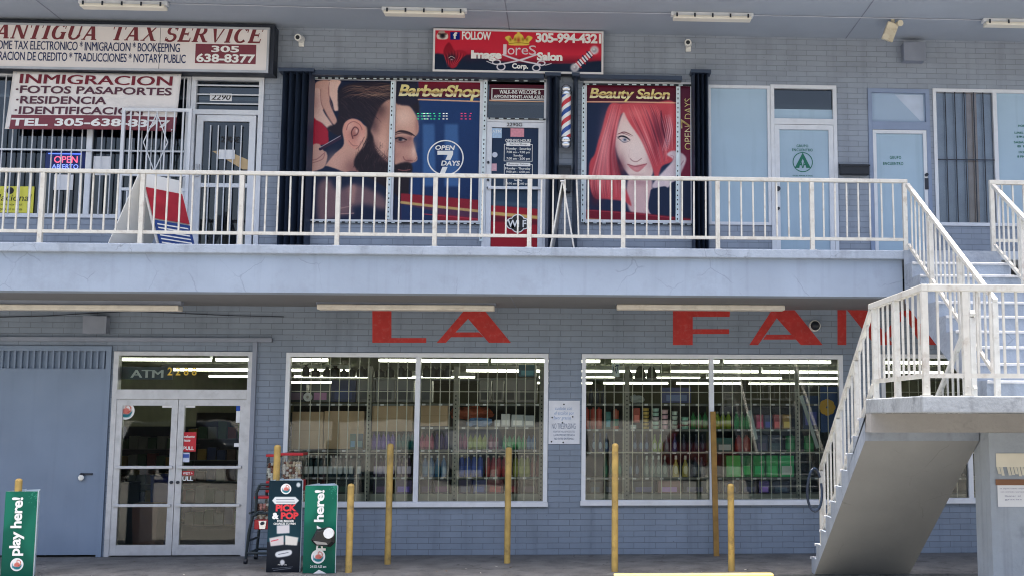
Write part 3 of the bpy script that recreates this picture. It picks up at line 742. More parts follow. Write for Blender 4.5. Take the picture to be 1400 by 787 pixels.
mb = MB(); mb.box(3.083,3.117,-6.62,-4.88,zlb-.02,zlb+.02); mb.box(3.118,6.2,-6.637,-6.603,zlb-.02,zlb+.02); mb.build('bottom_rail', rail_m, ld)
for x,y in ((3.10,-6.62),(3.10,-5.75),(3.10,-4.98),(at(1320,460,-6.62).x,-6.62),(4.8,-6.62)): post(ld, x, y, ZL, zlt-.03)
for k in range(1,10):
    y = -6.62+.165*k
    if abs(y+5.75) > .05 and abs(y+4.98) > .05: baluster(ld, (3.10,y,zlb+.02), (3.10,y,zlt-.03))
for k in range(1,13):
    x = 3.10+.118*k
    if abs(x-at(1320,460,-6.62).x) > .05: baluster(ld, (x,-6.62,zlb+.02), (x,-6.62,zlt-.03))

# ================================================================== lamps under the soffits
def batten(p0, p1, y, zc, first):
    a, b = atz(p0, y, zc-.05), atz(p1, y, zc-.05); yy = (a.y+b.y)/2
    return a.x, b.x, yy
labs = ['white batten lamp on the roof soffit above the tax service sign', 'white batten lamp on the roof soffit above the red salon sign',
        'white batten lamp on the roof soffit above the blue filmed door', 'white batten lamp at the right end of the roof soffit']
ends = []
for (p0,p1,y),lb in zip(((110,229,7),(523,638,16.5),(917,1030,23),(1342,1462,32)), labs):
    x0,x1,yy = batten(p0,p1,y,ZS2,0); t = thing('batten_lamp', lb, 'lamp', ((x0+x1)/2,yy,ZS2-.1), 'batten lamps under the roof soffit')
    mb = MB(); mb.box(x0,x1,yy-.05,yy+.05,ZS2-.055,ZS2-.002); mb.build('lamp_housing', white_m, t, bevel=.005)
    mb = MB(); mb.box(x0+.03,x1-.03,yy-.075,yy+.075,ZS2-.105,ZS2-.056); mb.build('diffuser', lamp_off, t, bevel=.012)
    mb = MB()
    for k in range(5): x = x0+.08+(x1-x0-.16)*k/4; mb.box(x-.012,x+.012,yy-.082,yy-.0755,ZS2-.085,ZS2-.03)
    mb.build('clip', steel_d, t); ends.append((x0,x1,yy))
cm = mat('painted conduit', (176,182,196), .5)
labs = ['thin conduit on the roof soffit above the barber shop', 'thin conduit on the roof soffit above the beauty salon', 'thin conduit on the roof soffit feeding the emergency light']
for (a,b,lb) in zip(ends[:-1], ends[1:], labs):
    mb = MB(); n = 10; pts = []
    for k in range(n+1):
        f = k/n; pts.append((a[1]+(b[0]-a[1])*f, a[2]+(b[2]-a[2])*f+.02+random.uniform(-.006,.006), ZS2-.012))
    mb.tube(pts, .008, 6); tag(mb.build('conduit', cm), lb, 'conduit')
labs = ['long open tube lamp under the walkway above the steel door', 'long open tube lamp under the walkway above the red letters L and A', 'long open tube lamp under the walkway above the red letters F and A']
for (p0,p1),lb in zip(((-70,233),(417,673),(845,1094)), labs):
    a, b = atz(p0,423.5,3.33), atz(p1,424.5,3.33); x0,x1,yy = a.x, b.x, -.62
    t = thing('strip_lamp', lb, 'lamp', ((x0+x1)/2,yy,3.3), 'strip lamps under the walkway')
    z = at((p0+p1)/2,424,yy).z
    mb = MB(); mb.box(x0,x1,yy-.06,yy+.06,z+.075,z+.135); mb.build('lamp_housing', grey_box, t)
    mb = MB(); mb.box(x0+.02,x1-.02,yy-.10,yy+.10,z,z+.074); mb.build('diffuser', mat('dusty lamp diffuser',(236,231,220),.5,var=.1,vscale=5,dirt=.4,dcol=(.4,.35,.28),dscale=8), t, bevel=.015)
    mb = MB()
    for x in (x0+.25,x1-.25): mb.box(x-.02,x+.02,yy-.03,yy+.03,z+.1355,ZS1-.001)
    mb.build('hanger', steel_d, t)

# ================================================================== fixtures on the walls
p = atz(1218,38,ZS2-.12)
t = thing('emergency_light', 'yellowed twin head emergency light hanging from the roof soffit', 'lamp', (p.x,p.y,ZS2-.3))
old = mat('yellowed plastic', (212,204,182), .5, dirt=.5, dcol=(.25,.18,.1), dscale=12, var=.1)
mb = MB(); mb.bar((p.x-.05,p.y+.05,ZS2-.30),(p.x+.03,p.y-.02,ZS2-.06),.16,.09,up=(0,1,0)); mb.build('case', old, t, bevel=.008)
for s,zz in ((-1,-.27),(1,-.07)):
    mb = MB(); mb.cyl((p.x+s*.09,p.y-.02,ZS2+zz),(p.x+s*.11,p.y-.11,ZS2+zz-.02),.035,.045,n=16); mb.build('lamp_head', old, t, smooth=True)
mb = MB(); mb.cyl((p.x+.03,p.y,ZS2-.08),(p.x+.03,p.y,ZS2-.001),.03); mb.build('mount', old, t)
def jbox(px0,py0,px1,py1,d,lb):
    x0,x1,z0,z1 = rect(px0,py0,px1,py1,-d); t = thing('junction_box', lb, 'box', ((x0+x1)/2,-d/2,z0))
    mb = MB(); mb.box(x0,x1,-d,-.001,z0,z1); mb.build('case', grey_box, t, bevel=.008)
    mb = MB(); mb.box(x0-.006,x1+.006,-d-.008,-d-.001,z0-.004,z1+.006); mb.build('cover', grey_box, t, bevel=.003)
jbox(1236,58,1265,83,.16,'grey junction box on the upper brick wall under the emergency light')
jbox(114,432,145,455,.14,'grey junction box on the brick wall above the steel door')
def camera_(px,py,lb,dome=False):
    c = at(px,py,-.12); t = thing('security_camera', lb, 'security camera', (c.x,-.1,c.z-.06))
    if dome:
        mb = MB(); mb.cyl((c.x,-.001,c.z),(c.x,-.05,c.z),.085,.08,n=24); mb.build('base', white_pl, t, smooth=True)
        mb = MB(); mb.ell((c.x,-.05,c.z),.068,.07,.068,20,10); mb.build('dome', black_m, t, smooth=True)
    else:
        mb = MB(); mb.box(c.x-.04,c.x+.04,-.03,-.001,c.z-.10,c.z+.02); mb.build('base', white_pl, t, bevel=.01)
        mb = MB(); mb.cyl((c.x,-.03,c.z+.01),(c.x-.02,-.17,c.z-.01),.055,.05,n=20); mb.build('head', white_pl, t, smooth=True)
        mb = MB(); mb.cyl((c.x-.02,-.1705,c.z-.01),(c.x-.0205,-.176,c.z-.011),.03,n=16); mb.build('lens', black_m, t)
camera_(410,52,'small white security camera left of the red salon sign')
camera_(942,59,'small white security camera right of the red salon sign')
camera_(1116,444,'dark dome security camera beside the red painted letters', True)
# conduit across the lower wall
z = at(185,463.5,-.04).z; mb = MB(); mb.box(XL+3,at(372,463,-.04).x,-.06,-.001,z-.028,z+.028); tag(mb.build('cable_trunking', grey_box), 'long grey cable trunking running above the store entrance','trunking')
x = at(344,600,-.03).x; mb = MB(); mb.box(x-.03,x+.03,-.05,-.001,.02,z-.03); tag(mb.build('conduit', grey_box), 'grey vertical conduit beside the right jamb of the store entrance','conduit')
x0,x1,z0,z1 = rect(1150,222,1189,238,-.12)
def mailbox(px0,py0,px1,py1,lb):
    x0,x1,z0,z1 = rect(px0,py0,px1,py1,-.12); t = thing('mailbox', lb, 'mailbox', ((x0+x1)/2,-.06,z0))
    mb = MB(); mb.box(x0,x1,-.12,-.001,z0,z1-.03); mb.build('box', black_m, t, bevel=.006)
    mb = MB(); mb.prism_yz([(-.135,z1-.05),(-.135,z1-.028),(-.001,z1+.01),(-.001,z1-.028)],x0-.006,x1+.006); mb.build('lid', black_m, t)
mailbox(1150,223,1189,238,'wide black mailbox on the brick pier between the two blue doors')
mailbox(763,224,780,262,'tall dark mailbox below the barber pole')

pts = [at(px,py,-.02) for px,py in ((-40,434),(60,431.5),(120,428),(180,425),(250,428),(320,431),(388,432.5))]
mb = MB(); mb.tube(pts,.006,6); tag(mb.build('cable', steel_d),'thin dark cable strung along the brick wall above the grey trunking','cable')
# ================================================================== black accordion shutters
shm = mat('black shutter aluminium', (54,66,86), .38, var=.12, vscale=2)
def shutter(px0,px1,py0,lb,nf,y0=-.20):
    x0,x1 = at(px0,210,-.1).x, at(px1,210,-.1).x; zt_ = at((px0+px1)/2,py0,-.1).z
    t = thing('accordion_shutter', lb, 'shutter', ((x0+x1)/2,-.1,Z2), 'folded accordion shutters'); n = nf
    for k in range(n):
        a = x0+(x1-x0)*k/n; b = x0+(x1-x0)*(k+1)/n; m_ = (a+b)/2; mb = MB()
        mb.add([(a,-.03,Z2+.03),(m_,y0,Z2+.03),(b,-.03,Z2+.03),(b-.008,-.02,Z2+.03),(m_,y0+.03,Z2+.03),(a+.008,-.02,Z2+.03),
                (a,-.03,zt_-.03),(m_,y0,zt_-.03),(b,-.03,zt_-.03),(b-.008,-.02,zt_-.03),(m_,y0+.03,zt_-.03),(a+.008,-.02,zt_-.03)],
               [(0,1,7,6),(1,2,8,7),(2,3,9,8),(3,4,10,9),(4,5,11,10),(5,0,6,11),(6,7,10,11),(7,8,9,10),(0,5,4,1),(1,4,3,2)])
        mb.build('slat', shm, t)
    for q0,q1 in ((zt_-.029,zt_+.02),(Z2+.001,Z2+.029)): mb = MB(); mb.box(x0-.02,x1+.02,-.21,-.001,q0,q1); mb.build('track_end', shm, t)
shutter(381,426,98,'black accordion shutter folded left of the barber shop window',5)
shutter(746,764,104,'narrow black accordion shutter folded right of the barber shop door',2)
shutter(783,790,104,'thin black shutter edge left of the beauty salon window',1)
shutter(946,970,100,'black accordion shutter folded right of the beauty salon window',4)
mb = MB(); a,b = at(428,101,-.1).x, at(744,101,-.1).x; z = at(580,103,-.1).z; mb.box(a,b,-.15,-.001,z-.035,z+.035); tag(mb.build('shutter_track', shm),'black shutter track above the barber shop window','shutter track')
mb = MB(); a,b = at(793,101,-.1).x, at(932,101,-.1).x; z = at(860,107,-.1).z; mb.box(a,b,-.15,-.001,z-.03,z+.03); tag(mb.build('shutter_track', shm),'black shutter track above the beauty salon window','shutter track')

# ================================================================== yellow bollards and kerb stripe
byel = mat('scuffed yellow paint', (180,152,86), .6, var=.2, vscale=7, dirt=.8, dcol=(.12,.09,.05), dscale=6)
def bollard(px,pt,pb,Y,lb,r=.042,tilt=0.0,m=byel):
    top = at(px,pt,Y); bot = at(px-(pb-pt)*.012*(0 if px>820 else 1),pb,Y); z1 = top.z
    t = thing('bollard', lb, 'bollard', (top.x,Y,0), 'yellow bollards before the shop front')
    mb = MB(); mb.cyl((top.x-tilt,Y,0),(top.x,Y,z1-.03),r,n=18); mb.build('post', m, t, smooth=True)
    mb = MB(); mb.ell((top.x,Y,z1-.032),r,r,.03,18,6); mb.build('cap', byel, t, smooth=True)
bollard(480,660,783,-1.72,'short yellow bollard right of the green lottery sign')
bollard(534,605,772,-.95,'tall yellow bollard before the first window pane')
bollard(695.5,610,770,-.90,'tall yellow bollard before the second window pane')
bollard(841,605,783,-1.78,'tall yellow bollard left of the yellow kerb stripe end')
bollard(999,660,783,-1.80,'short yellow bollard standing right behind the yellow kerb stripe')
bollard(379.5,607,782,-1.52,'yellow bollard rising behind the dark lottery sign',.042)
bollard(26,653,800,-1.90,'yellow bollard inside the green sign at the left edge')
a = at(974.5,562,-.07); b = at(980,760,-.3)
t = thing('wooden_post', 'brown wooden post leaning against the window mullion', 'post', (b.x,b.y,0))
mb = MB(); mb.bar((b.x,-.26,0),(a.x,-.08,a.z),.075,.05,up=(0,1,0)); mb.build('post', mat('weathered brown wood',(150,116,58),.7,var=.25,vscale=6,dirt=.4,dcol=(.06,.04,.02)), t)
t = thing('kerb_stripe', 'bright yellow painted wheel stop on the kerb edge', 'wheel stop', ((X0+X1)/2,-2.15,0))
xs0, xs1 = at(839,784,-2.15).x, at(1055,784,-2.15).x; lm_ = MB()
for k in range(46):
    x_, y_ = random.uniform(-7,7), -2.1+abs(random.gauss(0,.8)); y_ = min(y_,-.03); a_ = random.uniform(0,6); s_ = random.uniform(.008,.03); c_, n_ = math.cos(a_)*s_, math.sin(a_)*s_
    lm_.mi = random.randint(0,2); lm_.add([(x_-c_,y_-n_,.004),(x_+n_*.6,y_-c_*.6,.007),(x_+c_,y_+n_,.012),(x_-n_*.6,y_+c_*.6,.006)],[(0,1,2,3)])
lo_ = lm_.build('litter', [mat('dry leaf',(120,96,66),.8),mat('pale scrap',(206,204,196),.8),mat('dark leaf',(70,62,48),.8)]); tag(lo_,'dry leaves and small paper scraps scattered over the pavement','litter'); lo_['kind'] = 'stuff'
zt_ = at(945,783.2,-2.2).z
mb = MB(); mb.prism_yz([(-2.33,-.13),(-2.128,-.13),(-2.15,zt_),(-2.30,zt_)],xs0,xs1); mb.build('wheel_stop', yel, t, bevel=.01)
# ================================================================== tax service sign
Y = -.26
x0,x1,z0,z1 = rect(-100,34,368,96,Y)
t = thing('sign', 'long white lightbox sign with dark red ANTIGUA TAX SERVICE lettering', 'sign', ((x0+x1)/2,Y,z0))
mb = MB(); mb.box(x0,x1+.06,-.235,-.001,z0-.006,z1+.05); mb.build('case', steel_d, t)
mb = MB(); frame(mb,x0,x1,z0,z1,.03,Y-.012,-.236); mb.build('rim', mat('sign rim silver',(190,194,200),.4,metal=.3), t)
mb = MB(); mb.box(x0+.03,x1-.03,Y,-.2365,z0+.03,z1-.03); mb.build('panel', mat('sign face acrylic',(238,232,230),.3,var=.025,vscale=1.5), t)
xs = at(218.5,64,Y).x; mb = MB(); mb.box(xs-.004,xs+.004,Y-.001,Y-.0002,z0+.03,z1-.03); mb.build('seam', mat('seam grey',(120,118,120)), t)
# serif capitals drawn stroke by stroke (unit height, thick and thin strokes)
def serif(ch):
    T, N, s = .25, .11, .07; out = []
    def q(x0_,z0_,x1_,z1_,w0,w1=None):        # slanted stem of horizontal width w0
        w1 = w0 if w1 is None else w1; out.append([(x0_-w0/2,z0_),(x0_+w0/2,z0_),(x1_+w1/2,z1_),(x1_-w1/2,z1_)])
    def sf(xc,z,w=.34): out.append([(xc-w/2,z),(xc+w/2,z),(xc+w/2,z+s),(xc-w/2,z+s)])
    def hb(xa,xb,zc,w=N): out.append([(xa,zc-w/2),(xb,zc-w/2),(xb,zc+w/2),(xa,zc+w/2)])
    def arc(cx,cz,rx,rz,a0,a1,wx,wz,n=18):
        for i in range(n):
            p_ = []
            for a_,sgn in ((a0+(a1-a0)*i/n,1),(a0+(a1-a0)*(i+1)/n,1),(a0+(a1-a0)*(i+1)/n,-1),(a0+(a1-a0)*i/n,-1)):
                a_ = math.radians(a_); w_ = math.sqrt((wx*math.cos(a_))**2+(wz*math.sin(a_))**2)/2
                p_.append((cx+(rx+sgn*w_)*math.cos(a_), cz+(rz+sgn*w_)*math.sin(a_)))
            out.append(p_)
    if ch == 'A': q(.12,0,.46,1,N); q(.80,0,.47,1,T); hb(.22,.72,.32); sf(.12,0,.26); sf(.80,0,.36); w_=1.0
    elif ch == 'N': q(.14,0,.14,1,N); q(.84,0,.16,1,T); q(.86,0,.86,1,N); sf(.14,0,.28); sf(.1,1-s,.28); sf(.86,1-s,.28); w_=1.0
    elif ch == 'T': q(.45,0,.45,1,T); hb(.04,.86,1-N/2); q(.07,.72,.05,1,.06); q(.83,.72,.85,1,.06); sf(.45,0,.4); w_=.9
    elif ch == 'I': q(.22,0,.22,1,T); sf(.22,0,.4); sf(.22,1-s,.4); w_=.46
    elif ch == 'G': arc(.5,.5,.36,.46,50,310,T,N); q(.8,.02,.8,.44,T); sf(.78,.42,.36); q(.84,.7,.84,1,.06); w_=.98
    elif ch == 'U': q(.2,.3,.2,1,T); q(.8,.3,.8,1,N); arc(.5,.32,.3,.28,180,360,T*.8,N); sf(.2,1-s,.4); sf(.8,1-s,.28); w_=.98
    elif ch == 'X': q(.82,0,.2,1,T); q(.14,0,.84,1,N); sf(.14,0,.28); sf(.84,0,.34); sf(.18,1-s,.34); sf(.84,1-s,.28); w_=.98
    elif ch == 'S': arc(.38,.73,.25,.24,20,270,T*.8,N); arc(.38,.26,.27,.23,-160,90,T*.8,N); q(.66,.72,.66,.98,.06); q(.08,.02,.08,.3,.06); w_=.76
    elif ch == 'E': q(.22,0,.22,1,T); hb(.04,.78,1-N/2); hb(.04,.8,N/2); hb(.3,.6,.52); q(.77,.75,.77,1,.06); q(.8,0,.8,.28,.06); q(.6,.38,.6,.66,.05); w_=.86
    elif ch == 'R': q(.22,0,.22,1,T); hb(.04,.5,1-N/2); hb(.3,.5,.5); arc(.5,.74,.2,.22,-90,90,T*.9,N); q(.86,0,.5,.5,T); sf(.22,0,.4); sf(.88,0,.3); w_=.98
    elif ch == 'V': q(.5,0,.18,1,.1,T); q(.5,0,.84,1,.06,N); sf(.18,1-s,.36); sf(.84,1-s,.28); w_=.96
    elif ch == 'C': arc(.5,.5,.36,.46,45,315,T,N); q(.82,.68,.82,1,.06); w_=.9
    return out, w_
def serif_word(mb, word, px0, py0, px1, py1, Y, shear=.28):
    ws = [serif(c) for c in word]; gap = .08; tot = sum(w_ for _,w_ in ws)+gap*(len(word)-1)+shear
    X0,X1,Z0,Z1 = rect(px0,py0,px1,py1,Y); sx = (X1-X0)/tot; cur = 0; k = 0
    for pol,w_ in ws:
        for P_ in pol:
            yy = Y-.0002*(k%9); k += 1
            mb.add([(X0+(cur+x+z*shear)*sx, yy, Z0+z*(Z1-Z0)) for x,z in P_], [tuple(range(len(P_)))])
        cur += w_+gap
mb = MB()
serif_word(mb,'ANTIGUA',-8,33,138,54,Y-.003); serif_word(mb,'TAX',150,35.5,218,56,Y-.003); serif_word(mb,'SERVICE',224,37.5,362,58.5,Y-.003)
mb.build('lettering', ink_red, t)
lettering('lettering', t, ink_blue, [('INCOME TAX ELECTRONICO * INMIGRACION * BOOKEEPING',-20,57,246,69.5,{'bold':.012,'sp':.95}),
    ('REPARACION DE CREDITO * TRADUCCIONES * NOTARY PUBLIC',-24,72,254,84.5,{'bold':.012,'sp':.95})], Y-.003)
x0,x1,z0,z1 = rect(267,61,350,87.5,Y); mb = MB(); mb.box(x0,x1,Y-.002,Y-.0003,z0,z1); mb.build('number_block', ink_maroon, t)
lettering('lettering', t, ink_white, [('305',289,63,327,72,{'bold':.03}),('638-8377',268.5,74,349,86,{'bold':.035})], Y-.006)

# ================================================================== cloth banner
def warp(c, Yf):                               # corner pixels TL,TR,BR,BL -> surface function
    C = [at(p[0],p[1],-.16) for p in c]
    def f(u, v, o=0.0):
        X = (C[0].x*(1-u)+C[1].x*u)*v+(C[3].x*(1-u)+C[2].x*u)*(1-v)
        Z = (C[0].z*(1-u)+C[1].z*u)*v+(C[3].z*(1-u)+C[2].z*u)*(1-v)
        return (X, Yf(u,v)-o, Z-.02*math.sin(PI*u)*(v-.5))
    return f
bf = warp([(17,97),(248,101.5),(240,181),(7,177)], lambda u,v: -.15+.012*math.sin(5*u+1)+.010*math.sin(3*v+7*u)-.03*(1-v))
t = thing('banner', 'white cloth banner reading INMIGRACION tied over the tax office window', 'banner', bf(.5,0))
mb = MB(); n1,n2 = 40,16
for j in range(n2+1):
    for i in range(n1+1): mb.v.append(bf(i/n1, j/n2))
for j in range(n2):
    for i in range(n1):
        a = j*(n1+1)+i; mb.f.append((a,a+1,a+n1+2,a+n1+1)); mb.m.append(1 if .015 < (j+.5)/n2 < .235 and .01 < i/n1 < .985 else 0)
cl = mb.build('cloth', [mat('white banner vinyl',(240,236,234),.5,var=.05,vscale=4,bump=.15,bscale=9), ink_maroon], t, smooth=True)
sm = cl.modifiers.new('thick','SOLIDIFY'); sm.thickness = .002; sm.offset = 1
def bl_(u0,v0,u1,v1): return {'map': (lambda a,b,u0=u0,v0=v0,u1=u1,v1=v1: bf(u0+(u1-u0)*a, v0+(v1-v0)*b, .010))}
lettering('lettering', t, mat('dark maroon print',(120,28,48)), [('INMIGRACION',0,0,0,0,{**bl_(.05,.79,.95,.955),'bold':.018})], -.16)
lettering('lettering', t, mat('plum print',(92,52,70)), [('·FOTOS PASAPORTES',0,0,0,0,{**bl_(.03,.62,.955,.755),'bold':.025}),('·RESIDENCIA',0,0,0,0,{**bl_(.04,.44,.58,.575),'bold':.025}),
   ('·IDENTIFICACION',0,0,0,0,{**bl_(.04,.26,.80,.395),'bold':.025})], -.16)
lettering('lettering', t, ink_white, [('TEL. 305-638-8377',0,0,0,0,{**bl_(.03,.055,.965,.195),'bold':.035})], -.16)
mb = MB()
for u,v in ((.02,.97),(.98,.97),(.02,.03),(.98,.03)):
    p = Vector(bf(u,v,.004)); mb.cyl(p, p+Vector((0,-.006,0)), .012, n=10)
mb.build('grommet', alu, t)

# ================================================================== tax office small things
x0,x1,z0,z1 = rect(163,148,259,300,-.24)       # open security gate of white bars
t = thing('security_gate', 'open white bar gate with a diamond pattern before the tax office window', 'gate', ((x0+x1)/2,-.22,z0))
mb = MB(); frame(mb,x0,x1,z0,z1,.045,-.24,-.20); zmid = at(210,239,-.24).z; zb_ = at(210,259,-.24).z
mb.box(x0+.045,x1-.045,-.238,-.202,zmid-.02,zmid+.02); mb.box(x0+.045,x1-.045,-.238,-.202,zb_-.02,zb_+.02); mb.build('gate_frame', white_m, t)
mb = MB()
for k in range(1,8):
    x = x0+(x1-x0)*k/8; mb.box(x-.009,x+.009,-.229,-.211,zmid+.02,z1-.045); mb.box(x-.009,x+.009,-.229,-.211,z0+.045,zb_-.02)
xc = (x0+x1)/2; za,zb2 = zmid+.05, z1-.08
for sx in (-1,1):
    mb.bar((xc,-.236,za),(xc+sx*.17,-.236,(za+zb2)/2),.012,.012,up=(0,1,0)); mb.bar((xc+sx*.17,-.236,(za+zb2)/2),(xc,-.236,zb2),.012,.012,up=(0,1,0))
mb.build('bars', white_m, t)
def sheet(name, lb, cat, px, m, Y=-.006, th=.003, tilt=None, group=None):
    x0,x1,z0,z1 = rect(*px, Y); mb = MB(); mb.box(x0,x1,Y,Y+th,z0,z1); o = mb.build(name, m); tag(o, lb, cat, group)
    return o
def plate(name, lb, cat, px, m, Y=-.006, th=.003):
    x0,x1,z0,z1 = rect(*px, Y); t = thing(name, lb, cat, ((x0+x1)/2,Y,z0)); mb = MB(); mb.box(x0,x1,Y,Y+th,z0,z1); mb.build('panel', m, t); return t
t = plate('number_plate','white house number plate 2290 in the tax office transom','sign',(287,128,317,138.5),paper,.034)
lettering('lettering', t, ink_black, [('2290',289,129.5,315.5,137,{'bold':.015,'shear':.2})], .031)
t = plate('open_sign','blue panel neon sign reading OPEN ABIERTO in the tax office window','sign',(62,208,117,234),mat('deep blue panel',(24,44,110),.3),.02,.01)
def neon(c): return mat('neon %d %d %d'%c, c, .4, emit=.7)
lettering('lettering', t, neon((255,90,120)), [('OPEN',74,214,106,223,{'bold':.0})], .016)
lettering('lettering', t, neon((120,140,255)), [('ABIERTO',71,225,107,231,{'bold':.0})], .016)
x0,x1,z0,z1 = rect(66,210,112,211.2,.016); mb = MB(); mb.box(x0,x1,.014,.019,z0,z1); mb.build('neon_tube', neon((80,110,255)), t)
sheet('paper_notice','white paper notice taped right of the window mullion beside the gate','paper',(127.5,214,151,240),paper,.02)
sheet('paper_notice','white paper notice taped below the blue neon sign','paper',(73.5,239,100,260),paper,.02)
sheet('paper_notice','small white paper notice on the tax office door glass','paper',(299,205,321,218),paper,-.012)
mb = MB(); P_ = [at(290,207,.004),at(310,206,.004),at(346,222,.004),at(345,232,.004),at(332,232,.004)]
mb.prism([(p.x,p.z) for p in P_],.001,.007); tag(mb.build('cardboard',mat('tan cardboard',(206,180,140),.8)),'torn tan cardboard piece behind the tax office door bars','cardboard')
t = plate('poster','yellow poster reading Nacional in the tax office window','poster',(-14,255,46,291),mat('yellow poster print',(232,226,90),.5,var=.04),.02)
lettering('lettering', t, ink_black, [('Nacional',-10,266,43,275,{'shear':.15,'bold':.0}),('ahorre hoy aqui',-6,278,30,282,{'bold':0}),('pregunte por su cuota',-6,285,30,288.5,{'bold':0})], .017)
mb = MB(); mb.cyl(at(14,261,.018),Vector(at(14,261,.018))+Vector((0,-.002,0)),.05,n=24); mb.build('emblem', ink_black, t)
t = plate('notice_strip','dark blue strip notice under the yellow poster','notice',(0,292,42,298),mat('navy strip',(40,54,84)),.02)
t = plate('number_plate','small number decal 290 E on the tax office door glass','decal',(302,187.2,327,187.6),ink_black,.0,.002)
lettering('lettering', t, ink_black, [('290-E',302,187,327,195,{'bold':.02})], -.001)

# white sandwich boards on the walkway
def sandwich(name, lb, N_l, N_a, N_r, dx, dy, Yn, mL, mR):
    a = at(*N_a,Yn); l = at(*N_l,Yn); r = at(*N_r,Yn); z0 = Z2+.005
    t = thing(name, lb, 'sandwich board', (a.x+dx/2,Yn+dy/2,Z2))
    pa, pl, pr = Vector((a.x,Yn,a.z)), Vector((l.x,Yn,z0)), Vector((r.x,Yn,z0)); d = Vector((dx,dy,0)); out = []
    for p_,s_,m_ in ((pl,-1,mL),(pr,1,mR)):
        n_ = (pa-p_).cross(d).normalized()*.018*s_
        q = [p_,p_+d,pa+d+Vector((s_*.012,0,0)),pa+Vector((s_*.012,0,0))]; mb = MB()
        mb.add([*q,*[v+n_ for v in q]],[(0,1,2,3),(7,6,5,4),(0,4,5,1),(1,5,6,2),(2,6,7,3),(3,7,4,0)]); o = mb.build('board_panel', m_, t); out.append((p_,pa,d,n_,o))
    mb = MB()
    for c_ in (pa,pa+d): mb.cyl(c_+Vector((-.03,0,-.01)),c_+Vector((.03,0,-.01)),.014,n=8)
    mb.build('hinge', alu, t); return t,out
t,pan = sandwich('sandwich_board','white plastic sandwich board with a red and blue printed face before the tax office',(146,332),(191,236),(216,332),.33,.50,-1.62,white_pl,white_pl)
p_,pa,d,n_,o = pan[1]
def onp(u,v,off_=.0): 
    b_ = p_+d*u+(pa-p_)*v; nn = n_.normalized(); nn = nn if nn.x > 0 else -nn; return tuple(b_+nn*(.021+off_))
mb = MB()
for (v0,v1,k) in ((.0,.36,0),(.38,.80,1)):
    mb.mi = k; mb.add([onp(.03,v0),onp(.97,v0),onp(.97,v1),onp(.03,v1)],[(0,1,2,3)])
mb.build('print', [mat('blue print',(44,74,140),.4),mat('red print',(178,44,60),.4,var=.2,vscale=5)], t)
mb = MB()
for v in np.arange(.05,.35,.05): mb.add([onp(.1,v,.002),onp(.9,v,.002),onp(.9,v+.018,.002),onp(.1,v+.018,.002)],[(0,1,2,3)])
mb.build('print_lines', ink_white, t)
t,pan = sandwich('sandwich_board','plain white sandwich board seen edge on beside the salon door',(751,337),(769,247),(786,337),.02,.55,-1.66,white_pl,white_pl)

# ================================================================== barber shop vinyls
c1 = (415,95,7.155); c2 = (415,195,6.556); c3 = (560,205,5.62)
pt = Painter(420,104,664,310,2.2,(30,62,112))
SK,SKD,SKL,HR = (212,166,152),(150,98,98),(234,196,182),(38,36,56)
pt.vgrad(104,310,(34,66,120),(26,50,92),575,664)
for xa,xb in ((578,594),(608,626)): pt.poly([(xa,170),(xb,170),(xb+2,255),(xa,255)],(74,116,172),1.2,False,.8)
pt.vgrad(104,310,(24,34,62),(22,36,62),420,536)
pt.via(*c1)
pt.poly([(60,400),(240,590),(247,730),(60,760)],(178,40,62),.6,False)
pt.poly([(90,230),(100,180),(135,120),(250,110),(270,200),(230,330),(170,420),(95,460)],SK,.5)
pt.poly([(255,110),(365,115),(335,200),(345,385),(325,408),(300,400),(285,330),(248,230)],SKL,.5)
pt.poly([(170,190),(250,170),(258,330),(325,495),(318,530),(296,545),(240,470),(180,330)],SK,.5)
pt.poly([(95,220),(160,200),(185,390),(292,560),(285,595),(258,602),(185,530),(95,455)],SKL,.5)
for L_ in ([(252,130),(246,240),(290,400)],[(168,200),(180,350),(290,540)]): pt.line(L_,1.0,SKD,.7,.8)
pt.blob(120,330,50,110,SKD,.35)
# head: skin first, then shading, hair, ear, features, beard
pt.via(410,96,3.2)
pt.poly([(330,130),(410,122),(470,146),(505,195),(519,240),(517,276),(497,301),(500,330),(514,380),(508,400),(480,412),(488,440),(480,470),(440,565),(400,560),(350,490),(240,470),(120,446),(108,425),(150,370),(192,325),(186,250),(230,212),(300,250),(310,200)],(216,166,148),.5)
pt.blob(452,205,48,44,(248,212,194),.75); pt.blob(350,320,44,40,(238,188,168),.6); pt.blob(498,352,10,34,(250,214,196),.7); pt.blob(160,400,50,40,(224,176,160),.6)
pt.blob(460,325,46,20,(150,100,98),.5); pt.blob(430,372,38,32,(186,132,122),.55); pt.blob(512,240,8,44,(160,110,108),.6); pt.blob(340,190,44,44,(120,82,80),.75); pt.blob(236,430,44,44,(120,78,80),.7); pt.blob(330,250,22,40,(120,84,84),.55); pt.blob(476,398,22,12,(140,92,92),.6)
pt.poly([(178,80),(230,58),(330,50),(400,60),(470,88),(512,125),(523,165),(517,200),(484,162),(430,132),(388,130),(352,160),(330,205),(314,250),(302,285),(288,240),(265,218),(235,211),(205,224),(186,258),(178,292),(122,262),(130,245),(158,235),(168,190),(166,120)],(40,34,46),1.0)
pt.blob(318,235,20,36,(58,44,54),.55); pt.blob(352,170,26,26,(66,48,54),.6)
for k in range(70):
    x_ = rng.uniform(180,360); y_ = 62+rng.uniform(0,52); c_ = ((150,110,90),(196,160,134),(110,80,76),(70,54,60))[k%4]
    pt.line([(x_,y_+14),(x_+40,y_-2),(x_+90,y_+2),(x_+140,y_+rng.uniform(14,40))],.7,c_,.5,rng.uniform(.3,.75),True)
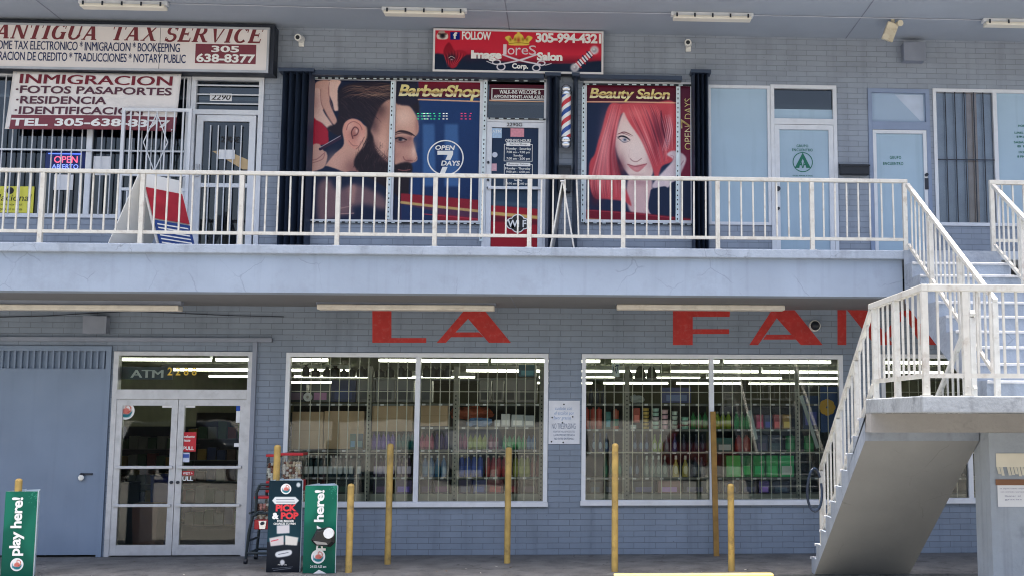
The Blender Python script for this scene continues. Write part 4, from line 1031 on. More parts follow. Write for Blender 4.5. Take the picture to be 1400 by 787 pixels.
for k in range(50):
    x_ = rng.uniform(170,330); y_ = rng.uniform(110,210); pt.line([(x_,y_),(x_+14,y_+10),(x_+26,y_+24)],.6,((74,58,66),(26,22,34))[k%2],.4,.5)
for k in range(24):
    x_ = rng.uniform(400,500); pt.line([(x_,90+rng.uniform(-6,10)),(x_+16,110+rng.uniform(-5,10)),(x_+26,150+rng.uniform(-10,6))],.6,((84,64,66),(24,20,32))[k%2],.4,.6)
pt.poly([(190,250),(202,226),(232,214),(264,224),(284,255),(282,290),(264,328),(245,347),(224,337),(205,312),(192,285)],(224,160,144),.4)
pt.blob(222,250,18,22,(246,200,184),.6); pt.blob(262,300,16,26,(240,190,174),.6); pt.blob(238,278,20,26,(150,88,86),.65)
pt.line([(204,262),(212,238),(236,226),(262,240),(272,262)],1.1,(140,84,84),.6,.7); pt.line([(232,300),(226,272),(240,250),(256,262),(250,282),(236,288)],1.6,(92,50,58),.7,.9); pt.line([(214,310),(232,330),(252,332)],1.0,(150,96,92),.6,.7); pt.line([(246,346),(262,330),(282,294)],1.2,(110,70,72),.7,.6); pt.blob(248,268,6,9,(250,214,200),.7)
# brow, eye, nose
pt.line([(414,277),(440,268),(480,276),(508,293)],3.2,(46,34,42),.8,.92,True); pt.line([(414,283),(450,276),(490,286)],1.4,(60,44,50),.6,.7)
pt.blob(442,304,30,14,(92,60,66),.7); pt.line([(418,300),(440,296),(466,306)],1.8,(30,26,36),.5,.95); pt.blob(440,304,9,7,(36,42,60),.95,2); pt.blob(452,307,6,3,(210,200,200),.7); pt.line([(424,314),(444,318),(462,312)],1.0,(120,80,80),.5,.8); pt.blob(482,300,14,12,(130,84,86),.6)
pt.line([(452,380),(462,394),(492,398)],1.4,(130,80,80),.7,.8); pt.blob(466,384,9,10,(196,140,128),.7); pt.line([(500,398),(508,392),(511,382)],1.0,(160,108,104),.5,.7)
# beard and moustache
pt.poly([(300,262),(320,290),(328,335),(352,374),(386,404),(412,416),(440,407),(470,403),(488,412),(492,440),(482,470),(474,560),(440,580),(400,565),(340,505),(265,452),(236,412),(250,370),(280,335),(292,300)],(38,30,40),1.1)
pt.blob(330,330,16,26,(110,76,78),.5); pt.blob(372,392,26,16,(100,68,72),.5)
for k in range(110):
    x_,y_ = rng.uniform(245,480),rng.uniform(300,470)
    if y_ > 250+abs(x_-300)*.9-20 and (x_ < 400 or y_ > 410): pt.line([(x_,y_),(x_-rng.uniform(-4,10),y_+rng.uniform(12,26))],.55,((80,60,66),(22,16,26),(96,70,72))[k%3],.4,.55)
for k in range(40):
    f = k/39; x_,y_ = 312+f*110, 300+f**.8*116; pt.line([(x_,y_),(x_-8,y_+rng.uniform(6,16))],.6,(50,38,46),.5,.7)
for k in range(26):
    f = k/25; x_,y_ = 292-f*52, 300+f*112; pt.line([(x_,y_),(x_-6,y_+14)],.6,(46,36,46),.5,.7)
pt.line([(430,436),(455,440),(482,436)],1.2,(170,104,102),.6,.75)
pt.via(*c2)
# cape, arm
pt.poly([(55,250),(120,250),(190,212),(275,232),(370,265),(490,270),(760,420),(860,520),(860,740),(55,740)],(26,38,66),.5)
pt.poly([(125,400),(220,325),(300,420),(460,375),(640,440),(730,500),(760,580),(700,600),(560,560),(430,585),(450,640),(330,660),(230,695),(130,690)],(150,112,112),3,al=.8)
pt.line([(330,590),(430,570)],1.2,(200,160,150),.8,.7); pt.line([(330,640),(450,635)],1.2,(210,165,155),.8,.7); pt.poly([(410,400),(470,390),(450,540),(420,530)],(176,134,128),2)
# hand with razor
pt.poly([(60,150),(78,30),(140,15),(175,70),(205,90),(212,140),(190,215),(140,245),(60,255)],SK,.5); pt.line([(60,160),(120,150),(180,100)],1.1,SKD,.7,.8); pt.line([(190,90),(170,150),(80,185)],1.1,SKD,.7,.7)
pt.line([(150,60),(330,-40)],4.0,(58,40,64),.7); pt.line([(150,45),(330,-58)],.9,(190,180,190),.6)
# red and gold ribbon
pt.tf = lambda x,y: (x,y); pt.k = 1
pt.poly([(548,264.5),(600,269),(664,274.5),(664,312),(548,312)],(150,36,52),.5,False); pt.poly([(548,277),(664,289),(664,300),(580,291),(548,300)],(92,54,82),1,False)
pt.poly([(548,279),(600,290),(585,312),(548,312)],(34,52,92),1,False)
pt.line([(549,277),(600,283),(664,290)],3.6,(206,170,110),.9); pt.line([(580,293),(664,301)],1.2,(200,60,80),.8)
# header of the right pane
pt.vgrad(104,134,(140,26,46),(84,26,44),572,664)
pt.poly([(540,100),(566,103),(572,140),(540,140)],HR,.8); pt.line([(572,136.5),(620,138),(664,139.5)],1.8,(236,180,150),.7)
grain(pt,.018); X0,X1,Z0,Z1 = O_bar; xq = at(536,205,0).x
tb = thing('window_vinyl','printed window vinyl of a bearded man being shaved, left barber pane','poster',((X0+xq)/2,.02,Z0))
printed('print', pt, X0+.052,xq-.036,Z0+.052,Z1-.052,.026,prt,tb)
tb2 = thing('window_vinyl','printed window vinyl reading BarberShop and OPEN 7 DAYS','poster',((X1+xq)/2,.02,Z0))
printed('print', pt, xq+.036,X1-.052,Z0+.052,Z1-.052,.026,prt,tb2)
lettering('lettering', tb2, gold, [('BarberShop',545,116.5,657,137.5,{'shear':.2,'bold':.03,'sp':.93})], .020)
# round badge
def ring(mb, px, py, r0_, r1_, Y, n=48):
    c = at(px,py,Y); s = (at(px+10,py,Y).x-c.x)/10; vs = []
    for i in range(n): a = 2*PI*i/n; vs += [(c.x+r0_*s*math.cos(a),Y,c.z+r0_*s*math.sin(a)),(c.x+r1_*s*math.cos(a),Y,c.z+r1_*s*math.sin(a))]
    mb.add(vs,[(2*i,2*i+1,(2*i+3)%(2*n),(2*i+2)%(2*n)) for i in range(n)])
mb = MB(); ring(mb,609,216,23.3,25,.020); mb.build('badge_ring', ink_white, tb2)
lettering('lettering', tb2, ink_white, [('OPEN',595,199,622,205.5,{'bold':.03,'shear':.15}),('DAYS',603,220,629,227,{'bold':.03,'shear':.15})], .018)
mb = MB()
for P_ in ([(598,206.5),(619.5,206.5),(619.5,211),(616,219),(609,219),(612,212),(598,212)],[(612,228.5),(608,238),(601,238),(605,228.5)]): mb.prism([(at(*p,.019).x,at(*p,.019).z) for p in P_],.019,.0205)
mb.build('numeral', ink_white, tb2)
# scrolling led board behind the glass
t = thing('led_board','small scrolling red and green LED message board behind the barber window','led sign',at(612,162,.01)); t.location.y = .02
for c_,xs in (((60,220,150),(572,577,583,589,594,601)),((235,60,110),(631,637,643)),((240,240,240),(580,585,606,611))):
    mb = MB()
    for x in xs:
        for yq in (155.5,159,163): p = at(x+rng.uniform(-.8,.8),yq,.0205); mb.box(p.x-.013,p.x+.013,.0205,.024,p.z-.005,p.z+.005)
    mb.build('led', mat('led %d %d %d'%c_, c_, .5, emit=.2), t)

# transom and door of the barber shop
x0,x1,z0,z1 = rect(669,116,744,139.5,.028); pt2 = Painter(664,105,750,340,2,(36,54,84)); pt2.vgrad(105,137,(96,24,42),(70,24,40)); pt2.line([(664,137.5),(750,140)],2,(226,180,150),.7)
pt2.poly([(664,280),(750,287),(750,340),(664,340)],(168,34,50),.6,False); pt2.poly([(664,294),(750,302),(750,309),(664,302)],(110,28,48),1.2,False); pt2.line([(664,291),(750,299)],4.5,(222,186,110),1.2); pt2.vgrad(165,281,(34,50,80),(48,70,92))
pt2.poly([(664,274),(750,281),(750,287),(664,280)],(92,112,128),1,False,.4)
t = thing('window_vinyl','maroon transom vinyl reading WALK-INS WELCOME and APPOINTMENTS AVAILABLE','poster',((x0+x1)/2,.02,z0))
printed('print', pt2, x0,x1,z0,z1,.028,prt,t)
lettering('lettering', t, ink_white, [('WALK-INS WELCOME &',683,123.5,739,129,{'bold':.02}),('APPOINTMENTS AVAILABLE!',675,130.5,743,135,{'bold':.02})], .024)
mb = MB(); xx0,xx1,zz0,zz1 = rect(672,121.5,746,137,.024); frame(mb,xx0,xx1,zz0,zz1,.012,.0235,.0255); mb.build('print_border', ink_white, t)
a0,a1,zz0,zz1 = O_bard[0]+.132, O_bard[1]-.132, Z2+.1, at(705,165,0).z-.115
t = thing('window_vinyl','door vinyl with opening hours above a red ribbon and WiFi mark','poster',((a0+a1)/2,0,zz0))
printed('print', pt2, a0,a1,zz0,zz1,.006,prt,t)
lettering('lettering', t, ink_white, [('OPENING HOURS',691,190.5,726,194.5,{'bold':.02}),
  ('Monday - Saturday',692,202,726,206.2,{'bold':.015}),('7:00 am - 7:00 pm',692.5,206.8,724.5,210.8,{'bold':.015}),('Sunday',702,211.4,715,215.2,{'bold':.015}),('7:00 am - 2:00 pm',692.5,215.6,724.5,219.6,{'bold':.015}),
  ('Monday - Thursday',691,229.2,725,233.2,{'bold':.015}),('9:00 am - 6:00 pm',692,233.8,724,237.6,{'bold':.015}),('Saturday',700,238.2,718,242,{'bold':.015}),('Sunday',703,245.5,714,248.5,{'bold':.015}),('9:00 am - 3:00 pm',693,250,723,253.6,{'bold':.015}),
  ('ATM',673,178,685,182,{'bold':.0})], .0035)
mb = MB()
for y0_,y1_ in ((197.5,221),(225,256)):
    xx0,xx1,q0,q1 = rect(689,y0_,728,y1_,.004); frame(mb,xx0,xx1,q0,q1,.007,.0035,.005); xx0,xx1,q0,q1 = rect(692.5,y0_-2.3,725,y0_+2.6,.0035); mb.box(xx0,xx1,.0025,.0034,q0,q1)
mb.build('hours_frame', ink_white, t)
lettering('lettering', t, ink_black, [('BarberShop',697,196.2,720,199.2,{'bold':.0}),('Beauty Salon',695,223.8,722,226.6,{'bold':.0})], .0018)
mb = MB(); p = at(676.5,212,.004); mb.cyl((p.x,.0042,p.z),(p.x,.002,p.z),.04,n=20); mb.build('round_sticker', mat('pale sticker',(206,212,226)), t)
for px_,c_ in (((671.5,175.5,686,189),(176,204,232)),((698,176,716.5,187.5),(226,150,164)),((671.5,224,679,234),(224,176,188))):
    xx0,xx1,q0,q1 = rect(*px_,.004); mb = MB(); mb.box(xx0,xx1,.0042,.0055,q0,q1); mb.build('sticker', mat('sticker %d'%c_[0],c_,.5,var=.12,vscale=30), t)
# WiFi cloud mark
mb = MB(); c = at(708,306,.004)
for dx,dz,r in ((-.09,0,.085),(.09,0,.085),(0,.035,.105),(0,-.035,.10)): mb.cyl((c.x+dx,.0045-.0004*(dx>0)-.0002*(dz>0),c.z+dz),(c.x+dx,.003-.0004*(dx>0)-.0002*(dz>0),c.z+dz),r,n=28)
mb.build('wifi_mark', ink_white, t)
mb = MB()
for dx,dz,r in ((-.09,0,.07),(.09,0,.07),(0,.035,.09),(0,-.035,.085)): mb.cyl((c.x+dx,.0025-.0003*(dx>0)-.0002*(dz>0),c.z+dz),(c.x+dx,.0015-.0003*(dx>0)-.0002*(dz>0),c.z+dz),r,n=28)
mb.build('wifi_mark', ink_black, t)
lettering('lettering', t, ink_white, [('Wi Fi',694,301,722,311,{'bold':.02})], .0002)
lettering('lettering', bd, ink_black, [('2290G',693,168.2,714,173,{'bold':.01})], -.0335)

# led strips: dashed white bands
led_w = mat('led strip white',(226,240,244),.5); led_b = mat('led strip backing',(20,26,34),.5)
def led_strip(p0,p1,Y,n,lb,wd=.03,vert=False):
    a,b = at(*p0,Y),at(*p1,Y); t = thing('led_strip', lb, 'led strip', (a+b)/2); mb = MB(); mb.bar(a,b,wd,.006,up=(0,1,0)); mb.build('strip', led_w if vert else led_b, t)
    mb = MB(); d = (b-a)
    for k in range(n):
        if random.random() < .12: continue
        u0_ = (k+random.uniform(.15,.4))/n; u1_ = u0_+(random.uniform(.25,.42) if vert else random.uniform(.42,.6))/n; o_ = Vector((0,-.005,0)); mb.bar(a+d*u0_+o_,a+d*u1_+o_,wd*(.3 if vert else .5),.004,up=(0,1,0))
    mb.build('led_row', led_b if vert else led_w, t)
led_strip((428,107),(660,110),-.03,26,'dashed white LED strip along the top of the barber shop window')
led_strip((668,110.5),(746,111.5),-.045,7,'dashed white LED strip above the barber shop door transom')
led_strip((668,162),(746,163.5),-.045,7,'dashed white LED strip under the barber shop door transom',.022)
led_strip((424,303.5),(658,306),-.03,26,'dashed white LED strip along the foot of the barber shop window',.022)
led_strip((537,112),(530.5,300),-.03,30,'dotted white LED strip up the barber shop mullion',.05,True)
led_strip((664,112),(657.5,330),-.045,34,'dotted white LED strip up the left jamb of the barber door',.05,True)
led_strip((797,115.5),(946,117),-.03,14,'dashed white LED strip along the top of the beauty salon window')
led_strip((798,305),(947,307),-.03,14,'dashed white LED strip along the foot of the beauty salon window',.022)
led_strip((798,119),(796.5,304),-.032,28,'dotted white LED strip up the left edge of the beauty window',.05,True)
led_strip((927,119),(926,304),-.032,28,'dotted white LED strip up the beauty salon mullion',.05,True)

# ================================================================== beauty salon vinyls
pt = Painter(794,108,950,312,2.6,(30,44,76))
d1 = (785,95,7.153); d2 = (785,195,6.295)
HRB,HRL,HRD,FS = (208,78,88),(248,156,160),(104,28,48),(246,220,212)
pt.vgrad(108,141,(112,24,46),(74,22,42)); pt.vgrad(108,312,(88,32,58),(150,36,66),930,950)
pt.via(*d2)
pt.poly([(480,300),(650,300),(672,400),(668,615),(500,612),(450,470)],(222,186,186),1)
pt.via(*d1)
pt.poly([(345,350),(480,335),(760,335),(990,345),(990,800),(640,800),(560,600),(470,430),(400,700),(420,900),(480,1100),(560,1330),(480,1290),(300,1270),(200,1260),(150,1130),(150,920),(200,830),(235,700),(270,590)],HRB,.6)
pt.poly([(485,420),(545,520),(650,660),(710,800),(765,920),(765,1030),(690,1090),(568,1062),(489,976),(430,850),(402,740),(405,680),(430,560)],FS,.7)
pt.blob(500,600,60,90,(244,220,214),.6); pt.blob(420,780,24,110,(206,160,162),.5); pt.blob(735,900,36,110,(200,150,156),.5); pt.blob(480,960,50,40,(206,164,166),.4)
pt.line([(412,640),(470,625),(565,660)],1.1,(120,62,70),.6,.8,True)
pt.line([(412,655),(450,690),(490,715),(550,700)],1.3,(48,40,60),.6,.8,True); pt.line([(425,660),(480,655),(552,690)],1.8,(42,36,54),.6,.95,True)
pt.blob(495,690,20,16,(92,112,152),.95); pt.blob(497,690,8,8,(22,26,40),.9); pt.blob(470,700,14,8,(232,236,240),.6)
pt.via(*d2)
pt.line([(483,140),(505,160),(540,165),(580,138)],1.2,(150,92,98),.7,.85); pt.line([(480,60),(470,120),(486,142)],1.0,(206,164,164),.9,.5)
pt.poly([(460,188),(510,200),(540,196),(622,184),(600,215),(545,256),(490,228)],(214,132,138),.5); pt.line([(458,188),(520,206),(560,202),(624,184)],1.0,(140,62,74),.6,.9); pt.blob(535,230,30,12,(234,170,170),.6)
pt.blob(540,285,80,18,(196,150,154),.5); pt.blob(560,345,80,30,(176,128,136),.6)
# hair over the right side of the face, strands
pt.via(*d1)
pt.poly([(480,340),(760,335),(990,345),(990,800),(960,900),(860,950),(820,1060),(790,1060),(770,980),(745,905),(704,806),(650,690),(600,610),(545,530),(495,430)],HRB,.6)
for k in range(42):
    u = rng.uniform(0,1); c_ = (HRL,HRD,(214,92,104))[k%3]
    pt.line([(500+u*330,352),(560+u*330,500+rng.uniform(-20,20)),(665+u*250,700),(775+u*150,960-u*60)],1.0+rng.uniform(0,1.4),c_,.9,rng.uniform(.25,.6),True)
for k in range(12): 
    u = rng.uniform(0,1); pt.line([(640+u*220,400),(720+u*150,560),(790+u*130,760)],2.2,(96,32,58),1.2,.5,True)
for k in range(10):
    x_ = rng.uniform(880,960); pt.line([(x_,440),(x_+20,600),(x_-30,800)],.9,(244,206,214),.6,.6,True)
for k in range(44):
    u = rng.uniform(0,1); c_ = (HRL,HRD,(214,92,104),HRL)[k%4]
    pt.line([(370+u*100,350),(300+u*120,600),(230+u*170,840),(165+u*280,1100),(190+u*260,1250)],1.0+rng.uniform(0,1.5),c_,.9,rng.uniform(.25,.6),True)
pt.via(780,96,3.2)
pt.blob(150,330,22,110,(250,160,162),.55); pt.blob(190,220,22,60,(244,140,146),.5); pt.blob(290,190,60,30,(246,132,134),.6); pt.blob(330,230,40,40,(236,110,116),.4)
pt.blob(216,430,26,60,(96,26,44),.65); pt.blob(188,380,12,70,(120,36,54),.5); pt.blob(405,260,24,60,(104,36,56),.55); pt.blob(370,330,18,80,(126,40,58),.45); pt.blob(110,560,26,40,(100,28,46),.6); pt.blob(130,500,14,50,(244,150,154),.4); pt.blob(440,230,10,60,(236,130,140),.5)
for k in range(10): pt.line([(395+k*5,200),(415+k*4,280),(425+k*2.5,360)],.7,((246,190,196),(110,40,60))[k%2],.5,.6,True)
pt.blob(285,350,44,50,(252,232,226),.55); pt.line([(206,300),(222,290),(246,296),(262,312)],2.2,(30,24,38),.6,.9,True); pt.line([(208,282),(236,272),(276,290)],1.6,(110,56,60),.6,.8,True)
pt.via(*d2)
pt.poly([(800,110),(815,85),(862,72),(930,95),(962,130),(960,170),(930,240),(900,300),(870,345),(800,390),(680,392),(688,340),(790,225),(850,150)],(226,206,212),.6); pt.line([(900,220),(940,160)],1.2,(170,120,136),.8,.6); pt.line([(830,110),(856,124),(850,150)],1.0,(190,130,144),.7,.7); pt.blob(780,300,50,40,(240,226,230),.5)
pt.poly([(655,430),(690,398),(780,378),(812,398),(850,340),(1015,330),(1015,650),(670,625)],(28,42,72),.5)
pt.poly([(90,575),(500,600),(1015,655),(1015,710),(90,700)],(126,28,48),.8,False); pt.line([(90,655),(300,672)],2.2,(196,158,110),.8,.7); pt.line([(90,583),(500,612),(1015,668)],1.2,(170,52,70),.8)
pt.tf = lambda x,y: (x,y); pt.k = 1
pt.line([(800,139.5),(860,139.8),(926,141)],1.8,(236,180,150),.7)
grain(pt,.015); X0,X1,Z0,Z1 = O_bea; xq = at(927.5,210,0).x
t = thing('window_vinyl','printed window vinyl of a red haired woman reading Beauty Salon','poster',((X0+xq)/2,.02,Z0))
printed('print', pt, X0+.052,xq-.032,Z0+.052,Z1-.052,.026,prt,t,.0045)
lettering('lettering', t, gold, [('Beauty Salon',806,121.5,916,139.5,{'shear':.18,'bold':.025,'sp':.93})], .020)
t = thing('window_vinyl','narrow maroon vinyl strip reading OPEN 7 DAYS upwards','poster',((X1+xq)/2,.02,Z0))
printed('print', pt, xq+.032,X1-.052,Z0+.052,Z1-.052,.026,prt,t,.0045)
lettering('lettering', t, gold, [('OPEN',936,173,945.5,205,{'rot':90,'bold':-.01}),('DAYS',936,135,945.5,163,{'rot':90,'bold':-.01}),('7',931,163,944.5,176,{'rot':90,'bold':0})], .020)

# ================================================================== red salon sign
Y = -.16
x0,x1,z0,z1 = rect(592,41.5,825,100,Y)
t = thing('sign','red and navy salon lightbox sign with a crown and scissors','sign',((x0+x1)/2,Y,z0))
mb = MB(); mb.box(x0,x1,-.145,-.001,z0,z1); mb.build('case', steel_d, t)
mb = MB(); frame(mb,x0,x1,z0,z1,.028,Y-.008,-.1455); mb.build('rim', mat('sign rim white',(226,224,226),.4,var=.05), t)
e1 = (585,35,5.6)
pt = Painter(588,36,830,104,4,(200,44,64)); pt.vgrad(36,75,(206,46,66),(214,50,72)); pt.vgrad(75,86,(214,50,72),(120,30,50)); pt.via(*e1)
pt.poly([(30,225),(200,235),(330,225),(460,262),(700,285),(1100,290),(1360,280),(1360,400),(30,400)],(24,38,62),.9)
pt.blob(1150,140,260,60,(150,30,56),.35); pt.blob(330,230,110,40,(110,26,50),.4)
for P_,c_ in (([(120,190),(160,130),(200,190),(215,230),(190,290),(175,325),(150,290),(130,250)],(150,30,48)),([(205,200),(260,190),(300,215),(255,260),(215,320),(175,325),(190,270)],(172,36,56))): pt.poly(P_,c_,.4)
for k in range(14):
    x_ = 120+k*12; pt.line([(x_,185+abs(7-k)*5),(x_+(7-k)*2,250),(180+(k-7)*4,318)],1.0,((222,70,84),(104,22,40))[k%2],.4,.7,True)
pt.blob(185,245,34,26,(28,30,48),.95); pt.line([(160,250),(180,238),(205,252)],.8,(210,190,190),.4); pt.blob(182,262,9,5,(220,210,210),.8)
# camera glyph and f glyph
pt.poly([(75,62),(145,62),(148,104),(76,104)],(232,222,214),.3); pt.poly([(76,60),(145,60),(145,72),(76,72)],(120,84,66),.3,False); pt.blob(112,78,24,24,(70,56,56),.95,3); pt.blob(112,78,13,13,(26,28,40),.95,3); pt.poly([(84,46),(112,40),(128,46),(128,60),(84,60)],(180,160,150),.3)
pt.poly([(172,52),(245,52),(245,110),(172,110)],(18,40,128),.3,False)
# crown
Yl,Yd = (238,212,92),(150,112,36)
pt.poly([(590,95),(625,80),(650,110),(665,76),(695,60),(725,76),(742,110),(765,80),(802,95),(775,130),(765,152),(628,152),(618,130)],Yl,.3); 
for x_ in (632,668,728,758): pt.blob(x_,108,10,14,Yd,.9)
pt.blob(694,112,14,22,(170,60,50),.8); pt.line([(622,140),(694,134),(770,140)],.9,Yd,.3); pt.line([(694,50),(694,66)],1.6,Yl,.3); pt.line([(684,58),(704,58)],1.3,Yl,.3)
# scissors
SC = (226,222,232)
pt.line([(575,225),(700,268),(860,300)],2.0,SC,.4); pt.line([(830,225),(700,268),(545,300)],2.0,SC,.4)
pt.poly([(570,222),(700,262),(690,272),(600,240)],SC,.3); pt.poly([(835,222),(700,262),(712,272),(800,240)],SC,.3)
for cx,cy,rx_,ry_ in ((525,282,30,17),(560,318,30,24),(868,290,28,17),(830,326,28,22)):
    pt.line([(cx+rx_*math.cos(a),cy+ry_*math.sin(a)) for a in np.linspace(0,2*PI,20)],1.7,SC,.4)
pt.line([(450,275),(490,292),(510,296)],1.0,SC,.4); pt.line([(945,292),(905,304),(890,302)],1.0,SC,.4)
# barber pole at an angle
pt.line([(1130,320),(1275,190)],8.0,(236,232,236),.4)
for k in range(7):
    f = k/6; cx,cy = 1150+f*100,304-f*92; pt.line([(cx-16,cy-26),(cx+22,cy+22)],1.7,((196,40,60),(36,44,88))[k%2],.4)
for cx,cy in ((1125,325),(1275,190)): pt.blob(cx,cy,34,34,(226,222,226),.95,3); pt.blob(cx,cy,20,20,(150,146,160),.8,2); pt.blob(cx-4,cy-6,9,9,(246,246,246),.9)
printed('print', pt, x0+.028,x1-.028,z0+.028,z1-.028,Y,prt,t,.004)
lettering('lettering', t, ink_white, [('FOLLOW',631.5,43.5,671.5,55,{'bold':.035,'sp':.9}),('305-994-4321',732.5,46,822,59.5,{'bold':.04,'sp':.92}),
   ('Image',644,69.5,686,84,{'bold':.05,'sp':.93}),('Salon',734,72,769,83.5,{'bold':.05,'sp':.93}),('Corp.',700,87,722,96.5,{'bold':.04}),('f',619.5,44.5,625,53.5,{'bold':.04})], Y-.004)
lettering('lettering', t, mat('pale script print',(232,214,222)), [('l',688,61,692.5,75,{'bold':.0}),('o',694,66,703.5,75,{'bold':0}),('r',705,65.5,712,76,{'bold':0}),('e',713,66,722,75,{'bold':0}),('S',723,62.5,733,75.5,{'bold':0})], Y-.004)
mb = MB()
for px_ in (686,): pass
# ================================================================== barber pole on the wall
c = at(774,160,-.16); zt_,zb_ = at(774,117,-.16).z, at(774,203,-.16).z
t = thing('barber_pole','red white and blue striped barber pole with chrome caps on the wall','barber pole',(c.x,-.16,zb_))
H = zt_-zb_; r = .068; chrome = mat('chrome cap',(226,228,232),.18,metal=.9)
mb = MB(); n,m_ = 28,60; za,zc = zb_+.17*H, zt_-.15*H
for j in range(m_+1):
    for i in range(n): a = 2*PI*i/n; mb.v.append((c.x+r*math.cos(a),-.16+r*math.sin(a),za+(zc-za)*j/m_))
for j in range(m_):
    for i in range(n):
        mb.f.append((j*n+i,j*n+(i+1)%n,(j+1)*n+(i+1)%n,(j+1)*n+i)); ph = ((-i/n)*1.0+j/m_*2.3) % 1.0
        mb.m.append(1 if ph < .26 else (2 if .5 < ph < .76 else 0))
mb.build('striped_cylinder',[ink_white,mat('pole red',(206,60,70),.4),mat('pole blue',(50,84,160),.4)],t,smooth=True)
for z_,s_ in ((zb_,1),(zt_,-1)):
    mb = MB(); k_ = .16*H*s_; mb.lathe(c.x,-.16,sorted([(.045,z_),(.07,z_+k_*.15),(.078,z_+k_*.4),(.07,z_+k_*.55),(.082,z_+k_*.7),(.074,z_+k_)],key=lambda q:q[1]),20); mb.build('cap', chrome, t, smooth=True)
mb = MB(); mb.box(c.x-.03,c.x+.03,-.10,-.001,zb_+.04,zb_+.12); mb.box(c.x-.03,c.x+.03,-.10,-.001,zt_-.12,zt_-.04); mb.build('bracket', chrome, t)

# ================================================================== door lettering of the meeting rooms
t = thing('door_decal','green triangle emblem with GRUPO ENCUENTRO lettering on the first blue door','decal',(at(1097,220,0).x,.005,at(1097,242,0).z))
lettering('lettering', t, ink_green, [('GRUPO',1089,198,1105,201.8,{'bold':.02,'sp':1.2}),('ENCUENTRO',1083,203.5,1111,207.3,{'bold':.02,'sp':1.15}),('EN EL AMOR A DIOS',1084,239.8,1111,241.5,{'bold':.01})], .008)
mb = MB(); ring(mb,1097.5,222,12.6,13.8,.008,40)
for P_ in ([(1097.5,209),(1086.5,230),(1091.5,230),(1097.5,217.5)],[(1097.5,209),(1097.5,217.5),(1103.5,230),(1108.5,230)]): mb.add([tuple(Vector((at(*p,.008).x,.008,at(*p,.008).z))) for p in P_],[(0,1,2,3)])
mb.build('emblem', ink_green, t)
lettering('lettering', t, ink_green, [('AA',1091.5,217,1103.5,230,{'bold':.02})], .0065)
t = thing('door_decal','plain green GRUPO ENCUENTRO lettering on the second blue door','decal',(at(1225,220,0).x,.005,at(1225,226,0).z))
lettering('lettering', t, ink_green, [('GRUPO',1216.5,213.5,1232,218,{'bold':.02,'sp':1.3}),('ENCUENTRO',1207.5,222,1235,226,{'bold':.02,'sp':1.15})], .008)
t = thing('window_decal','small green meeting time lettering on the blue window at the right edge','decal',(at(1400,200,0).x,.015,at(1400,215,0).z))
lettering('lettering', t, ink_green, [('HORARIO',1392,171,1412,174,{'bold':.02}),('LUNES A VIERNES',1387,180.5,1418,183.5,{'bold':.02}),('8 PM A 10 PM',1390,186,1412,189,{'bold':.02}),('SABADO Y',1386,193.5,1414,196.5,{'bold':.02}),('8 PM',1391,199,1411,202,{'bold':.02}),('DOMINGO',1393,207,1416,210,{'bold':.02}),('8 PM A 10',1391,213,1412,216,{'bold':.02})], .016)

# ================================================================== red painted letters over the shop windows
red = mat('faded red wall paint',(186,48,44),.6,var=.14,vscale=7,dirt=.3,dcol=(.25,.2,.2),dscale=14)
t = thing('painted_sign','large red block letters painted on the brick above the shop windows','sign',(at(900,450,0).x,-.002,at(900,470,0).z))
f1 = lambda x,y: (370+x/3.5,390+y/3.5); f2 = lambda x,y: (740+x/3.333,390+y/3.333); f3 = lambda x,y: (x,y)
LET = [(f1,[[(487,112),(578,112),(578,273),(487,273)],[(578,250),(745,250),(745,273),(578,273)]]),
 (f1,[[(795,273),(838,273),(945,158),(962,112),(932,112)],[(945,158),(1045,273),(1150,273),(1018,112),(962,112)],[(863,246),(1020,246),(998,223),(885,223)]]),
 (f2,[[(600,112),(690,112),(690,270),(600,270)],[(690,112),(860,112),(858,142),(690,142)],[(690,198),(856,198),(856,220),(690,220)]]),
 (f2,[[(948,270),(988,270),(1073,148),(1084,112),(1050,112)],[(1073,148),(1183,270),(1282,270),(1155,112),(1084,112)],[(1010,245),(1162,245),(1140,223),(1026,223)]]),
 (f3,[[(1145,422),(1157,422),(1157,471),(1145,471)],[(1157,422),(1184,422),(1222,471),(1196,471)],[(1210,455),(1216,463),(1242,422),(1233,422)],[(1232,422),(1254,422),(1287,471),(1259,471)]])]
for f_,pol in LET:
    mb = MB()
    for k,P_ in enumerate(pol):
        q = [at(*f_(*p),0) for p in P_]; mb.prism([(v.x,v.z) for v in q],-.0022-.0004*k,.004)
    mb.build('letter', red, t)

# ================================================================== small notices low on the front
t = plate('sign','white NO TRESPASSING plate on the brick pier between the shop windows','sign',(750,547,792.5,606),mat('scuffed white plate',(224,228,236),.4,dirt=.3,dcol=(.45,.5,.6),dscale=14),-.012,.01)
lettering('lettering', t, mat('grey blue print',(110,124,150)), [('NO TRESPASSING',754.5,578,787,585.5,{'bold':.0}),('VIOLATORS WILL BE PROSECUTED',756,588,786,590.5,{'bold':0}),('LA PROPIEDAD PRIVADA',757,592.5,786,595.5,{'bold':.01}),('NO ENTRE SIN PERMISO',758,597.5,785,600.5,{'bold':.01})], -.0135)
lettering('lettering', t, mat('blue handwriting',(110,150,200)), [('cuidado con\nel escalon por\nfavor gracias',757,555,785,574,{'bold':-.005,'shear':.2})], -.0135)
mb = MB()
for px_ in ((771,552),(755,570),(783,569),(769,577),(754,603),(770,604)): p = at(*px_,-.0125); mb.cyl((p.x,-.0125,p.z),(p.x,-.016,p.z),.012,n=8)
mb.build('screw', black_m, t)
Yp = -4.956
